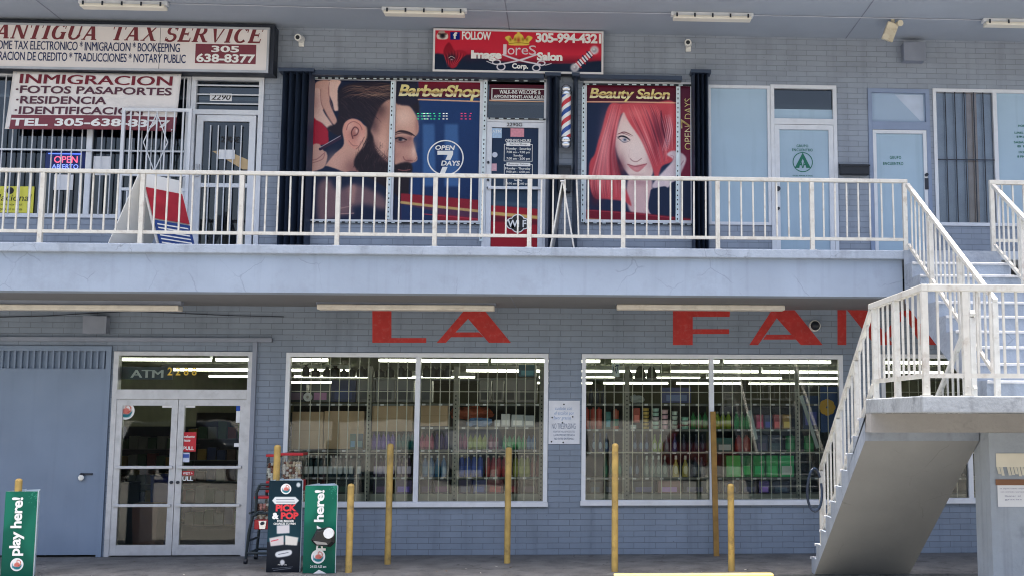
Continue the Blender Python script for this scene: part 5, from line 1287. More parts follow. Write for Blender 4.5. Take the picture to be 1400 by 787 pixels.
def pier_sheet(px,m,lb,dy=0): 
    x0,x1,z0,z1 = rect(*px,Yp-dy); t = thing('paper_notice', lb, 'paper', ((x0+x1)/2,Yp-dy,z0)); return t,x0,x1,z0,z1
t,x0,x1,z0,z1 = pier_sheet((1362,619,1404,651),paper,'tear-off paper notice with cut strips on the stair pier')
zc = z0+(z1-z0)*.42; mb = MB(); mb.box(x0,x1,Yp-.002,Yp,zc,z1); mb.build('sheet', mat('aged paper',(232,226,208),.7,var=.06), t)
mb = MB(); n = 9
for k in range(n):
    if k in (2,): continue
    a = x0+(x1-x0)*(k+.08)/n; b = x0+(x1-x0)*(k+.9)/n; dz = random.uniform(0,.03); mb.add([(a,Yp-.002,zc),(b,Yp-.002,zc),(b+.006,Yp-.03,z0+dz),(a+.006,Yp-.03,z0+dz)],[(0,1,2,3)])
mb.build('tear_strip', MATS['aged paper'], t)
t,x0,x1,z0,z1 = pier_sheet((1364,661,1406,692),paper,'white paper notice under brown tape on the stair pier')
mb = MB(); mb.box(x0,x1,Yp-.002,Yp,z0,z1); mb.build('sheet', paper, t); xx0,xx1,q0,q1 = rect(1361,654.5,1406,662.5,Yp); mb = MB(); mb.box(xx0,xx1,Yp-.004,Yp-.0021,q0,q1); mb.build('tape', mat('brown tape',(134,92,62),.35), t)
lettering('lettering', t, mat('grey print',(140,140,170)), [('se alquila cuarto amplio',1367,666,1402,668.5,{'bold':0}),('con entrada y parqueo',1368,670.5,1402,673,{'bold':0}),('llamar al',1374,676,1395,678.5,{'bold':0}),('gracias',1374,681,1397,683.5,{'bold':0})], Yp-.004)
# ================================================================== entrance decals and signs
t = plate('atm_sign','dark blue ATM sign hanging inside the entrance transom','sign',(160,500.5,236,518),mat('dark teal panel',(30,58,78),.4),.16,.03)
lettering('lettering', t, mat('pale sign letters',(196,208,216),.4), [('ATM',179,505,223,515.5,{'bold':.02,'sp':.95})], .156)
t = thing('house_number','yellow house number 2288 on the entrance transom glass','number',(at(248,512,.02).x,.02,at(248,515,.02).z))
lettering('lettering', t, mat('old yellow decal',(222,188,66),.4), [('2 2 8 8',229,501.5,269,512.5,{'bold':.02})], .022)
t = thing('round_sticker','round white flamingo sticker on the left entrance door','sticker',(at(172,561,.0).x,.0,at(172,573,.0).z))
def flamingo_badge(par, px, py, R, Y, back=(240,240,240)):
    c = at(px,py,Y); s = (at(px+10,py,Y).x-c.x)/10; pt = Painter(px-R-1,py-R-1,px+R+1,py+R+1,6,back); k = R/12
    pt.tf = lambda x,y: (px+x*k,py+y*k); pt.k = 1/k
    pt.poly([(-8,2),(-3,4),(4,3),(9,0),(6,7),(0,9),(-6,7)],(30,120,130),.3); pt.poly([(-4,-2),(2,-4),(6,0),(4,4),(-2,4),(-5,2)],(214,120,110),.3)
    pt.line([(3,2),(7,-1),(6,-6),(2,-8),(0,-5)],1.5*k,(196,80,60),.25); pt.line([(-7,3),(0,6),(8,3)],.8*k,(40,110,140),.25); pt.line([(-8,-1),(-8,5)],1.2*k,(30,130,150),.25)
    n = 32; nr = 10; vs = [(c.x,Y,c.z)]; fs = []
    for j in range(1,nr+1):
        for i in range(n): a = 2*PI*i/n; vs.append((c.x+R*s*j/nr*math.cos(a),Y,c.z+R*s*j/nr*math.sin(a)))
    fs = [(0,1+(i+1)%n,1+i) for i in range(n)]
    for j in range(nr-1):
        for i in range(n): a = 1+j*n; fs.append((a+i,a+(i+1)%n,a+n+(i+1)%n,a+n+i))
    me = bpy.data.meshes.new('badge'); me.from_pydata(vs,[],fs); A = np.array(vs); qx,qy = proj(A[:,0],A[:,1],A[:,2])
    col = np.clip(pt.sample(qx,qy),0,255)/255; col = np.where(col<=.04045,col/12.92,((col+.055)/1.055)**2.4)*KA
    ca = me.color_attributes.new('Col','FLOAT_COLOR','POINT'); ca.data.foreach_set('color',np.concatenate([col,np.ones((len(col),1))],1).ravel())
    me.materials.append(prt); o = bpy.data.objects.new('badge',me); COL.objects.link(o); o.parent = par; o.location = off(par)
flamingo_badge(t,172,561,12,.006)
def tagsheet(name,lb,px,m,Y=.004): return sheet(name,lb,'sticker',px,m,Y,.002)
tagsheet('paper_notice','small white paper taped at the top of the left entrance door',(222,549.5,236,556.5),paper)
tagsheet('paper_notice','small white paper taped at the top of the right entrance door',(253.5,549.5,267,556.5),paper)
t = plate('sticker','blue and white sticker strip at the top right of the entrance door','sticker',(323,548,330,577),mat('white sticker',(232,236,240)),.004,.002)
x0,x1,z0,z1 = rect(323,548,330,561,.0025); mb = MB(); mb.box(x0,x1,.002,.0035,z0,z1); mb.build('blue_half', mat('bright blue sticker',(30,80,170)), t)
tagsheet('sticker','tiny white sticker low on the left entrance door',(156.5,603,164,608),paper)
tagsheet('sticker','tiny white sticker on the right stile side of the entrance door',(320,605,328,610),paper)
redst = mat('red sticker',(196,34,50),.4)
t = plate('sticker','red PULL sticker on the right entrance door','sticker',(248,590,268,616.5),redst,.004,.002)
lettering('lettering', t, ink_white, [('PULL',250.5,609.5,265,614.5,{'bold':.03}),('welcome\nplease',249.5,594,266,604,{'bold':.02,'shear':.15})], .001)
t = plate('sticker','small blue and white card sticker under the red PULL sticker','sticker',(248.5,618,259,631),mat('card sticker',(206,216,236)),.004,.002)
x0,x1,z0,z1 = rect(249,620,258.5,625,.0025); mb = MB(); mb.box(x0,x1,.0022,.0036,z0,z1); mb.build('blue_band', mat('card blue',(60,90,170)), t)
t = plate('sticker','red band with white PULL lettering below the push bar','sticker',(246,643,265,649),redst,.004,.002)
lettering('lettering', t, ink_white, [('PULL',245,650.5,264,656.5,{'bold':.03}),('< WEST >',247,644.5,263,648,{'bold':.02})], .001)

# ================================================================== lottery signs on the pavement
def panel_sign(name,lb,px,Y,pt,dep,res=.0045):
    x0,x1,z0,z1 = rect(*px,Y); z0 = max(z0,.004); t = thing(name,lb,'sign',((x0+x1)/2,Y+dep/2,0)); xm_ = (x0+x1)/2+.03
    printed('front_panel',pt,x0,x1,z0,z1,Y,prt,t,res)
    mb = MB(); mb.box(x0,x1,Y+.0015,Y+.009,z0,z1); mb.build('panel_board',white_pl,t)
    mb = MB()
    for a,b in (((x0,Y+.01),(x0+.10,Y+dep)),((x0+.10,Y+dep),(x1-.10,Y+dep*.9)),((x1,Y+.01),(x1-.10,Y+dep*.9))):
        mb.add([(a[0],a[1],z0),(b[0],b[1],z0),(b[0],b[1],z1+.01),(a[0],a[1],z1),(a[0]+.006,a[1]+.006,z0),(b[0]+.006,b[1]+.006,z0),(b[0]+.006,b[1]+.006,z1+.01),(a[0]+.006,a[1]+.006,z1)],[(0,1,2,3),(7,6,5,4),(3,2,6,7),(0,4,5,1),(0,3,7,4),(1,5,6,2)])
    mb.build('side_panel', mat('sign side panel',(196,214,224),.4,var=.05), t)
    return t
GR,GRL,GRD = (14,92,74),(40,136,110),(8,64,58)
def green_pt(x0,y0,x1,y1):
    pt = Painter(x0,y0,x1,y1,4,GR); pt.vgrad(y0,y1,(20,104,84),(12,84,70)); w_ = x1-x0
    pt.poly([(x0,y0),(x0+w_*.25,y0),(x0+w_*.5,y0+26),(x0+w_*.2,y0+60),(x0,y0+40)],GRL,3,al=.5); pt.poly([(x1,y0+30),(x1-w_*.4,y0+70),(x1,y0+110)],GRL,4,al=.35)
    for k in range(60): pt.blob(x1-abs(rng.normal(0,6))-1,y0+3+abs(rng.normal(0,9)),.5,.5,(110,190,160),.7)
    return pt
t = panel_sign('lottery_sign','green lottery sign reading play here! right of the dark sign',(415.5,663,459.5,786),-1.80,green_pt(410,655,464,792),.32)
lettering('lettering', t, ink_white, [('play here!',429,669,446.5,752,{'rot':90,'bold':.03,'sp':.95}),('24 SO A25 am',424,772,446,775.5,{'bold':.01})], -1.803)
flamingo_badge(t,435,760,9.6,-1.8025)
mb = MB(); P_ = [(427,784),(436,778),(448,784)]; mb.add([tuple(at(*p,-1.802)) for p in P_],[(0,1,2)]); mb.build('logo', ink_white, t)
t = panel_sign('lottery_sign','green lottery sign reading play here! at the left edge of the photo',(4,671,48,794),-1.95,green_pt(-6,664,54,800),.30)
lettering('lettering', t, ink_white, [('play here!',14,679,34,759,{'rot':90,'bold':.03,'sp':.95})], -1.953)
flamingo_badge(t,23,771,9,-1.9525)
pt = Painter(360,648,418,790,4,(16,34,48)); pt.vgrad(648,740,(12,36,48),(20,60,72)); pt.vgrad(740,790,(28,36,48),(14,20,30)); 
pt.poly([(368,735),(388,731),(388,744),(370,746)],(216,206,206),.4,False); pt.poly([(390,731),(408,734),(406,745),(390,744)],(226,222,216),.4,False); pt.line([(371,739),(380,737)],1.3,(214,70,90),.3)
pt.poly([(372,683.5),(376,678.5),(404,678.5),(409,683.5),(404,688.5),(376,688.5)],(226,230,232),.3,False); pt.line([(378,682),(402,682)],.9,(110,120,130),.2); pt.line([(378,685.5),(403,685.5)],.9,(110,120,130),.2)
pt.poly([(378,754),(397,751),(397,758),(379,761)],(220,224,228),.6); pt.line([(381,757),(394,754.5)],1.0,(90,96,110),.2); pt.poly([(378.5,717.5),(396,716.5),(396,728),(378.5,729)],(214,210,214),.4,False)
pt.blob(386,768,3.4,3.8,(220,222,226),.95,3); pt.line([(374,779),(398,776)],.6,(120,126,136),.3); pt.blob(408,662,3.0,3.4,(226,230,232),.9,3); pt.line([(372,776.5),(400,774)],.5,(120,126,136),.3)
t = panel_sign('lottery_sign','dark lottery sign reading PICK & POP before the candy machines',(366,656,411.5,781.5),-1.70,pt,.30)
flamingo_badge(t,391,667.5,7.2,-1.7025)
lettering('lettering', t, mat('bright red print',(226,58,66)), [('PICK',377,688.8,405.5,698.3,{'bold':.05}),('POP',384,699.5,408,709,{'bold':.05})], -1.703)
lettering('lettering', t, ink_white, [('&',372,700,381.5,709,{'bold':.06}),('FOR BIGGER',379,710,402,713,{'bold':.03}),('CHANCES TO WIN',374,713.7,404,716.7,{'bold':.03}),('FIND US',380,770.5,392,772,{'bold':.0})], -1.703)
# black clamp lamp on the green sign
c = at(441,733,-1.92); t = thing('clamp_lamp','black faceted lamp with a round white lens fixed on the green lottery sign','lamp',(c.x,-1.9,c.z))
mb = MB(); P_ = [(425,738),(433,723),(450,719),(458,725),(458,741),(452,747),(432,745)]; A = [at(*p,-1.94) for p in P_]; Bk = [at(*p,-1.83) for p in P_]
n = len(A); Cc = [(a+(c-a)*.25)+Vector((0,-.05,0)) for a in A]
mb.add([*A,*Bk,*Cc],[tuple(range(2*n,3*n)),tuple(range(2*n-1,n-1,-1))]+[(i,(i+1)%n,n+(i+1)%n,n+i) for i in range(n)]+[(2*n+i,2*n+(i+1)%n,(i+1)%n,i) for i in range(n)]); mb.build('housing', mat('gloss black plastic',(30,32,36),.2), t, bevel=.004)
p = at(449,728.5,-1.995); mb = MB(); mb.cyl(p,p+Vector((0,.03,0)),.062,.066,n=24); mb.build('lens', mat('white lens',(236,238,240),.15), t, smooth=True)
mb = MB(); q = [at(*pp,-1.9925) for pp in ((428,738.5),(446,741),(448,744),(433,743.5))]; mb.add([tuple(v) for v in q],[(0,1,2,3)]); mb.build('reflector', mat('grey reflector',(150,148,146),.3), t)

# ================================================================== candy machines on a tube rack
rk = thing('machine_rack','dark tube rack holding candy machines beside the entrance','rack',(at(380,740,-.6).x,-.6,0))
tube_m = mat('dark green tube steel',(30,44,50),.35)
mb = MB(); xl,xr = at(349,740,-.6).x, at(402,740,-.6).x
for y_ in (-.85,-.35):
    zt_ = at(360,662,y_).z
    mb.tube([(xl-.05,y_,.03),(xl-.02,y_,.42),(xl+.02,y_,.62),(xl+.10,y_,.68),(xl+.16,y_,.68)],.02); mb.tube([(xl+.06,y_,.62),(xl+.06,y_,zt_-.1),(xl+.10,y_,zt_),(xl+.22,y_,zt_)],.02); mb.tube([(xr,y_,.03),(xr,y_,zt_)],.02)
    mb.tube([(xl+.06,y_,.66),(xr,y_,.66)],.018); mb.tube([(xl-.04,y_,.14),(xr,y_,.14)],.018); mb.tube([(xl+.10,y_,zt_-.05),(xr,y_,zt_-.05)],.018)
for z_ in (.14,.30,.66): mb.tube([(xl-.02,-.85,z_),(xl-.02,-.35,z_)],.016); mb.tube([(xr,-.85,z_),(xr,-.35,z_)],.016)
mb.build('frame', tube_m, rk, smooth=True)
mb = MB()
for x_ in (xl-.05,xr):
    for y_ in (-.85,-.35): mb.cyl((x_-.02,y_,.035),(x_+.02,y_,.035),.035,n=14)
mb.build('wheel', black_m, rk)
cred = mat('candy machine red',(186,30,44),.3); cg = glass_mat('candy globe glass',.06,(.95,.95,.92)); mixm = mat('mixed candy',(226,214,190),.5,var=.5,vscale=40); mixr = mat('red candy mix',(196,90,80),.5,var=.6,vscale=45)
def candy(lb,px,y0_,y1_,hw,Y,cm_):
    c = at(px,y1_,Y); z0 = c.z; z1 = at(px,y0_,Y).z; H = z1-z0; s = (at(px+hw,y1_,Y).x-c.x); t = thing('candy_machine',lb,'candy machine',(c.x,Y,z0),'candy machines on the rack')
    zb_ = z0+.30*H; mb = MB(); mb.box(c.x-s*.95,c.x+s*.95,Y-s*.9,Y+s*.9,z0,zb_); mb.build('base', cred, t, bevel=.01)
    mb = MB(); mb.prism([(c.x-s*.42,zb_-.015),(c.x+s*.42,zb_-.015),(c.x+s*.3,z0+.01),(c.x-s*.3,z0+.01)],Y-s*.9-.02,Y-s*.9-.001); mb.build('coin_plate', chrome, t)
    mb = MB(); mb.cyl((c.x,Y-s*.9-.021,z0+.19*H),(c.x,Y-s*.9-.05,z0+.19*H),.022,n=14); mb.build('knob', steel_d, t)
    mb = MB(); mb.box(c.x-s*.9,c.x+s*.9,Y-s*.85,Y+s*.85,zb_,z1-.07*H); mb.build('globe', cg, t)
    mb = MB(); k = 0; r_ = .021
    for zz in np.arange(zb_+r_,zb_+.45*H,r_*1.6):
        for xx in np.arange(c.x-s*.82+r_,c.x+s*.82-r_*.5,r_*1.9):
            for yy in (Y-s*.78+r_, Y-s*.3): mb.mi = random.randint(0,2); mb.ell((xx+random.uniform(-.006,.006),yy+random.uniform(-.006,.006),zz),r_,r_,r_,7,5)
    mb.build('candy', [cm_,mat('white candy',(236,232,224)),mat('brown candy',(120,70,56))], t)
    mb = MB(); mb.box(c.x-s*1.05,c.x+s*1.05,Y-s,Y+s,z1-.07*H,z1); mb.build('lid', cred, t, bevel=.008)
candy('red candy machine with white capsules, partly hidden by the yellow bollard',374,620,672,9.5,-.62,mat('capsule white',(226,230,226)))
candy('red candy machine with mixed brown sweets, upper right on the rack',400.5,618,670,15,-.60,mat('capsule cream',(220,206,180)))
candy('red candy machine with pink sweets on the lower shelf of the rack',362,677,722,12.5,-.72,mat('capsule pink',(222,150,150)))

# ================================================================== store goods behind the windows
shelf_m = mat('shelf grey steel',(120,124,120),.5); up_m = mat('perforated upright',(150,150,140),.5); holes = mat('upright hole',(40,42,42)); backp = mat('dark store backing',(44,58,66),.7,var=.2,vscale=3)
GY = .52
def shelf_unit(lb,px0,px1,rows,ups,zback):
    a,b = at(px0,620,GY).x, at(px1,620,GY).x; t = thing('shelf_unit',lb,'shelf',((a+b)/2,GY+.15,.0),'store shelves behind the shop windows')
    for py in rows:
        z = at((px0+px1)/2,py,GY-.10).z; mb = MB(); mb.box(a,b,GY-.10,GY+.40,z-.03,z); mb.build('shelf_board', shelf_m, t)
        if py > 540:
            mb = MB(); xx = a+.05
            while xx < b-.12:
                mb.box(xx,xx+.05,GY-.1035,GY-.1005,z-.028,z-.003); xx += random.uniform(.10,.30)
            mb.build('price_tag', paper, t)['kind'] = 'stuff'
    for p in ups:
        x = at(p,620,GY-.12).x; z1 = at(p,500,GY-.12).z; mb = MB(); mb.box(x-.035,x+.035,GY-.135,GY-.105,.02,z1); u_ = mb.build('upright', up_m, t)
        mb = MB()
        for k in range(34): z = .25+k*.06; mb.box(x-.009,x+.009,GY-.137,GY-.1345,z,z+.022)
        mb.build('slot', holes, u_)
    z = at((px0+px1)/2,674,GY).z; mb = MB(); mb.box(a,b,GY-.08,GY+.4,.01,z); mb.build('plinth', mat('pale shelf plinth',(176,176,160),.6), t)
    zt_ = at((px0+px1)/2,zback,GY+.42).z; mb = MB(); mb.box(a,b,GY+.405,GY+.42,.1,zt_); mb.build('dark_backing', backp, t)  # dark sheet added for the dim store depth behind the goods
    return t
shelf_unit('grey store shelf behind the left pane of the left shop window',390,566,(516,551,614,651.5),(503,),553)
shelf_unit('grey store shelf behind the right pane of the left shop window',572,747,(516,551,583,614,651.5),(622,740),553)
shelf_unit('grey store shelf behind the left pane of the middle shop window',798,970,(516,551,586,617,652),(857,),553)
shelf_unit('grey store shelf behind the right pane of the middle shop window',976,1150,(551,586,617,652),(1091,),553)
shelf_unit('grey store shelf behind the right hand window beyond the stairs',1208,1440,(516,551,586,617,652),(1325,),553)
def sg(py): return at(900,py,GY-.10).z            # shelf height at a pixel row
PROTO = {}
def goods_mat(c): return mat('goods %d %d %d'%c, c, .35, var=.06, vscale=6)
def bottle(px,row,top,wpx,body,label,cap,lb,grp,kind='bottle',dy=0.0):
    """row = shelf line pixel, top = bottle top pixel"""
    Yg = GY+dy; c = at(px,row-1,Yg); z = sg(row)+.001; H = at(px,top,Yg).z-z; r = wpx/2*(16.4+Yg)/FOC
    key = (kind,round(H,2),round(r,3),body,label,cap)
    if key in PROTO: return dup(PROTO[key], (c.x,Yg,z), lb, grp)
    t = thing('bottle', lb, 'bottle', (0,0,0), grp)
    if kind == 'bottle': prof = [(r*.92,0),(r,.02*H),(r,.62*H),(r*.8,.72*H),(r*.38,.84*H),(r*.34,.9*H)]; cz = .9
    elif kind == 'spray': prof = [(r*.95,0),(r,.03*H),(r*.95,.45*H),(r*.6,.62*H),(r*.36,.72*H),(r*.32,.82*H)]; cz = .82
    elif kind == 'jug': prof = [(r*.95,0),(r,.03*H),(r,.66*H),(r*.85,.8*H),(r*.4,.9*H),(r*.36,.92*H)]; cz = .92
    else: prof = [(r*.96,0),(r,.03*H),(r,.88*H),(r*.86,.92*H)]; cz = .92
    mb = MB(); mb.lathe(0,0,prof,14,.8); mb.build('bottle_body', goods_mat(body), t, smooth=True)
    if label:
        mb = MB()
        if kind == 'spray': mb.ell((0,-r*.76,.33*H),r*.62,r*.12,.2*H,12,6)
        else: mb.lathe(0,0,[(r*1.03,.16*H),(r*1.03,.5*H)],14,.8)
        mb.build('label', goods_mat(label), t, smooth=True)
    mb = MB()
    if kind == 'spray': mb.lathe(0,0,[(r*.4,cz*H),(r*.4,.9*H)],10); mb.box(-r*.28,r*.28,-r*.9,r*.5,.9*H,H)
    else: mb.lathe(0,0,[(r*.42,cz*H),(r*.42,.985*H),(r*.36,H)],12)
    mb.build('cap', goods_mat(cap), t)
    t.location = (c.x,Yg,z); PROTO[key] = t; return t
def carton(px0,top,px1,row,col,lb,grp=None,dy=0.0,dep=.22,flaps=False,mark=None,nm='carton',zrow=None):
    Yg = GY+dy-.06; a,b = at(px0,row,Yg).x, at(px1,row,Yg).x; z0 = (sg(row) if zrow is None else at(px0,row,Yg).z)+.002; z1 = at(px0,top,Yg).z
    t = thing(nm, lb, nm.replace('_',' '), ((a+b)/2,Yg+dep/2,z0), grp); m_ = goods_mat(col)
    mb = MB(); mb.box(a,b,Yg,Yg+dep,z0,z1); mb.build('box', m_, t, bevel=.006)
    if not mark and not flaps: mark = tuple(int(min(255,v*random.uniform(1.2,1.9)+random.uniform(0,40))) for v in col)
    if flaps: mb = MB(); mb.box(a+.002,b-.002,Yg-.0015,Yg-.0005,(z0+z1)/2-.004,(z0+z1)/2+.004); mb.build('tape', goods_mat((176,150,112)), t)
    if mark:
        mb = MB(); k = mark
        mb.box(a+(b-a)*.15,a+(b-a)*.85,Yg-.002,Yg-.0006,z0+(z1-z0)*.12,z0+(z1-z0)*.52); mb.build('printed_label', goods_mat(k), t)
    return t
# left window, upper shelf: appliance cartons
G = 'grey appliance cartons on the upper shelf'
for px0,px1,c_,mk in ((487,512,(122,122,122),(78,80,84)),(513,539,(128,128,128),(74,76,80)),(541,565,(118,120,124),(70,72,78))):
    carton(px0,518,px1,550,c_,'grey appliance carton with a dark picture on the left upper shelf',G,mark=mk)
for px0,px1,c_,mk in ((574,590,(112,114,112),(80,84,92)),(655,671,(132,130,124),(60,60,60)),(673,688,(134,130,126),(64,62,60)),(690,705,(136,132,130),(66,62,62)),(707,734,(126,122,120),(58,58,58))):
    carton(px0,518,px1,550,c_,'grey carton with a dark round pot picture on the right upper shelf','cartons with pot pictures',mark=mk)
carton(452,516,486,550,(40,52,92),'dark blue carton on the upper shelf left of the grey cartons',mark=(56,70,120))
carton(393,524,418,550,(56,64,76),'dark grey carton behind the white tape roll')
carton(425,524,450,550,(92,98,96),'olive grey carton right of the white tape roll')
t = thing('tape_roll','white ring shaped tape roll on the upper shelf of the left window','tape roll',at(421,549,GY-.09)); t.location.z = sg(550)
mb = MB(); c = at(421,542,GY-.1); R_,r_ = .062,.024; n = 28; vs = []
for i in range(n):
    a = 2*PI*i/n
    for rr,yy in ((R_,-.02),(R_,.02),(r_,.02),(r_,-.02)): vs.append((c.x+rr*math.cos(a),c.y+yy,c.z+rr*math.sin(a)))
mb.add(vs,[(i*4+j,((i+1)%n)*4+j,((i+1)%n)*4+(j+1)%4,i*4+(j+1)%4) for i in range(n) for j in range(4)]); mb.build('roll', paper, t)
# things on the very top: dark pots and cones in silhouette
for k,px in enumerate((418,431,447,458,470,481,494,505,519,533,548,557)):
    bottle(px,516,498+(k*5)%7,10+(k*3)%5,(44,48,40),None,(38,42,36),'dark slim decanter standing on the top shelf of the left window','dark decanters on the top shelf')
for k,px in enumerate((583,592,601,612)):
    bottle(px,516,499+k%3,11,(46,50,44),None,(40,42,40),'dark squat decanter on the top shelf right of the window mullion','squat decanters on the top shelf')
carton(709,498,733,515,(20,86,110),'blue carton on the top shelf at the right end of the left window',mark=(70,150,170))
# cardboard cartons
for px0,y0,px1,y1,lb in ((398,562,441,613,'large tan cardboard carton at the left end of the left window'),(442,561,497,613,'large tan cardboard carton left of the shelf upright'),
   (508,553,564,589,'wide tan cardboard carton over the purple bottles'),(575,553,612,582,'tan slatted carton right of the window mullion')):
    carton(px0,y0,px1,y1,(196,166,130),lb,flaps=True,zrow=True)
carton(390,596,397,613,(60,84,110),'narrow blue carton in the corner of the left window')
for px0,px1,c_ in ((478,486,(44,104,100)),(487,496,(50,84,104))): carton(px0,592,px1,613,c_,'%s carton before the tan cardboard'%('teal' if c_[2]==100 else 'slate blue'),dy=-.02,dep=.1)
for px0,y0,px1,lb,c_ in ((676,573,684,'small white carton in the left window',(226,228,232)),(685,565,697,'taller white carton beside the blue bag',(230,230,232)),(699,566,716,'pale grey carton left of another pale carton',(196,202,208)),(717,567,731,'pale grey carton at the right end of its shelf',(190,196,204))):
    carton(px0,y0,px1,583,c_,lb,dep=.15)
t = thing('bag','crumpled blue plastic bag on the shelf beside white cartons','bag',at(658,582,GY)); t.location.z = sg(583)
mb = MB(); c = at(656,577,GY); mb.ell((c.x,c.y,c.z),.19,.1,.07,14,8)
for i,v in enumerate(mb.v): mb.v[i] = tuple(np.array(v)+rng.normal(0,.012,3))
mb.build('bag', mat('blue plastic film',(110,150,196),.2), t)
t = thing('bundle','orange wrapped bundle lying behind the blue bag','bundle',at(645,570,GY+.2)); t.location.z = sg(583)
c = at(645,564,GY+.2); mb = MB(); mb.ell((c.x,c.y,c.z),.34,.1,.09,18,9)
for i,v in enumerate(mb.v): mb.v[i] = tuple(np.array(v)+rng.normal(0,.014,3))
mb.build('bundle', mat('orange wrap',(176,92,66),.5,var=.2,vscale=9), t)
def row(pxs,rw,top,w_,body,label,cap,lb,grp,kind='bottle',dy=0.0):
    for px in pxs: bottle(px,rw,top,w_,body,label,cap,lb,grp,kind,dy)
row((511,517.5,524,530.5,537),614,590,6.4,(74,52,158),(110,88,190),(52,44,104),'purple detergent bottle on the shelf under the tan carton','purple detergent bottles')
row((545,551.5,558,563.5),614,590,6.2,(24,96,100),(36,116,116),(24,60,70),'teal detergent bottle beside the purple bottles','teal detergent bottles')
row((577,583.5,590),614,591,6.4,(150,34,86),(196,80,120),(80,24,50),'magenta detergent bottle right of the mullion','magenta detergent bottles')
row((597,603.5,610),614,590,6.2,(52,40,110),None,(40,30,80),'dark violet bottle on the middle shelf','dark violet bottles')
row((629,635.5),614,591,6.2,(120,40,76),(150,70,100),(70,24,44),'plum coloured bottle right of the shelf upright','plum bottles')
row((643,649.5,656,662.5),614,592,6.4,(150,160,50),(196,206,130),(90,100,30),'yellow green bottle on the middle shelf','yellow green bottles')
row((671,678),614,592,6.4,(120,30,62),(196,150,160),(70,20,40),'wine red bottle on the middle shelf','wine red bottles')
row((690,696.5,703,709.5,716),614,593,6.3,(26,140,88),(70,180,120),(14,84,60),'bright green bottle on the middle shelf','bright green bottles')
row((723,729.5),614,593,6.2,(40,110,160),(110,160,200),(24,60,100),'blue bottle at the right end of the middle shelf','blue bottles on the middle shelf')
row((418,424.5,432,438.5,445,451.5,458.5,465,472.5,479.5,490.5),651.5,622,5.8,(34,62,68),(250,252,252),(240,242,240),'dark bottle with a white label and white cap behind the left shop window','white labelled bottles')
row((513.5,520,526.5,536,545.5,552,559),651.5,622,5.8,(62,36,76),(226,214,240),(222,216,226),'dark purple bottle with a pale label and pale cap','pale labelled purple bottles')
row((581,589.5,598,606.5),651.5,622,7.4,(48,112,160),(96,152,190),(200,210,220),'light blue bottle on the lower shelf right of the mullion','light blue bottles')
row((631,639.5,648,656.5),651.5,621,7.6,(36,70,160),(48,92,190),(200,198,184),'royal blue jug with a pale cap on the lower shelf','royal blue jugs','jug')
row((667,674.5,682,689.5),651.5,622,6.8,(150,36,52),(176,60,66),(214,196,186),'red jug with a pale cap on the lower shelf','red jugs','jug')
row((705,713,721),651.5,622,7,(128,140,50),(160,170,80),(214,196,186),'olive yellow jug with a pale cap on the lower shelf','olive jugs','jug')
row((728.5,735.5),651.5,622,6.2,(120,40,44),None,(90,30,30),'dull red bottle at the right end of the lower shelf','dull red bottles')
for px0,px1,c_,lb in ((404,440,(44,56,56),'dark green carton low in the left window'),(443,486,(40,50,54),'dark slate carton low in the left window'),(510,536,(44,40,66),'dark violet carton under the pale labelled bottles'),(540,563,(64,52,110),'violet carton left of the mullion, bottom shelf'),
    (574,590,(46,40,74),'dark indigo carton right of the mullion, bottom shelf'),(592,614,(50,46,70),'dusky carton left of the shelf upright, bottom shelf'),(627,645,(40,38,84),'navy carton right of the shelf upright, bottom shelf'),(646,664,(40,56,120),'blue carton on the bottom shelf'),
    (666,688,(110,36,56),'maroon carton on the bottom shelf'),(690,708,(80,34,40),'dark brown red carton on the bottom shelf'),(711,735,(60,40,40),'dark brown carton at the right end of the bottom shelf')):
    carton(px0,655,px1,674,c_,lb)
# middle window
for k,px in enumerate((802,811,819)): 
    row((px,),586,556,7.6,(186,70,58),(206,100,84),(150,50,44),'red orange jar left of the teal carton','red orange jars','jar')
carton(828,562,835,586,(40,110,110),'teal carton beside the red orange jars'); row((842,),586,558,8,(190,96,70),(40,120,100),(160,70,50),'orange jar with a green base band','', 'jar')
carton(866,557,875,577,(170,70,56),'brown red carton right of the perforated upright',zrow=True); carton(862,580,870,586,(196,214,210),'small pale carton under the brown red carton')
def cups(px,y0,y1,n,cols,lb,grp,w_=9.0):
    for k in range(n):
        za = sg(586)+(at(px,y0,GY).z-sg(586))*k/n; zb_ = sg(586)+(at(px,y0,GY).z-sg(586))*(k+.86)/n; c = at(px,586,GY); r = w_/2*16.9/FOC
        t = thing('tub', lb, 'tub', (c.x,GY,za+.001), grp); mb = MB(); mb.lathe(c.x,GY,[(r*.85,za+.001),(r,zb_-.01)],16); mb.build('tub_body', goods_mat(cols[k%len(cols)]), t, smooth=True)
        mb = MB(); mb.lathe(c.x,GY,[(r*1.06,zb_-.0099),(r*1.06,zb_)],16); mb.build('lid', goods_mat(tuple(int(v*.6) for v in cols[k%len(cols)])), t)
cups(883,556,586,6,[(226,196,110),(206,176,90)],'golden tub in the yellow stack on the middle window shelf','golden tubs')
cups(896.5,556,586,5,[(186,226,212),(190,226,214),(226,214,220)],'pale mint tub in the stack beside the golden tubs','pale mint tubs')
cups(909,558,586,4,[(238,190,208),(244,206,216)],'pink tub in the stack beside the mint tubs','pink tubs')
cups(922.5,560,586,4,[(206,226,216)],'whitish tub in the stack right of the pink tubs','whitish tubs',8)
cups(936.5,568,586,3,[(150,210,190)],'light green tub in the shortest stack','light green tubs',10)
row((948,956,964),586,562,7,(40,130,70),(70,160,90),(24,80,50),'green bottle right of the tub stacks','green bottles in the middle window')
row((981,988.5,996),586,562,7.2,(140,170,50),(160,190,70),(200,210,190),'lime bottle right of the window mullion','lime bottles')
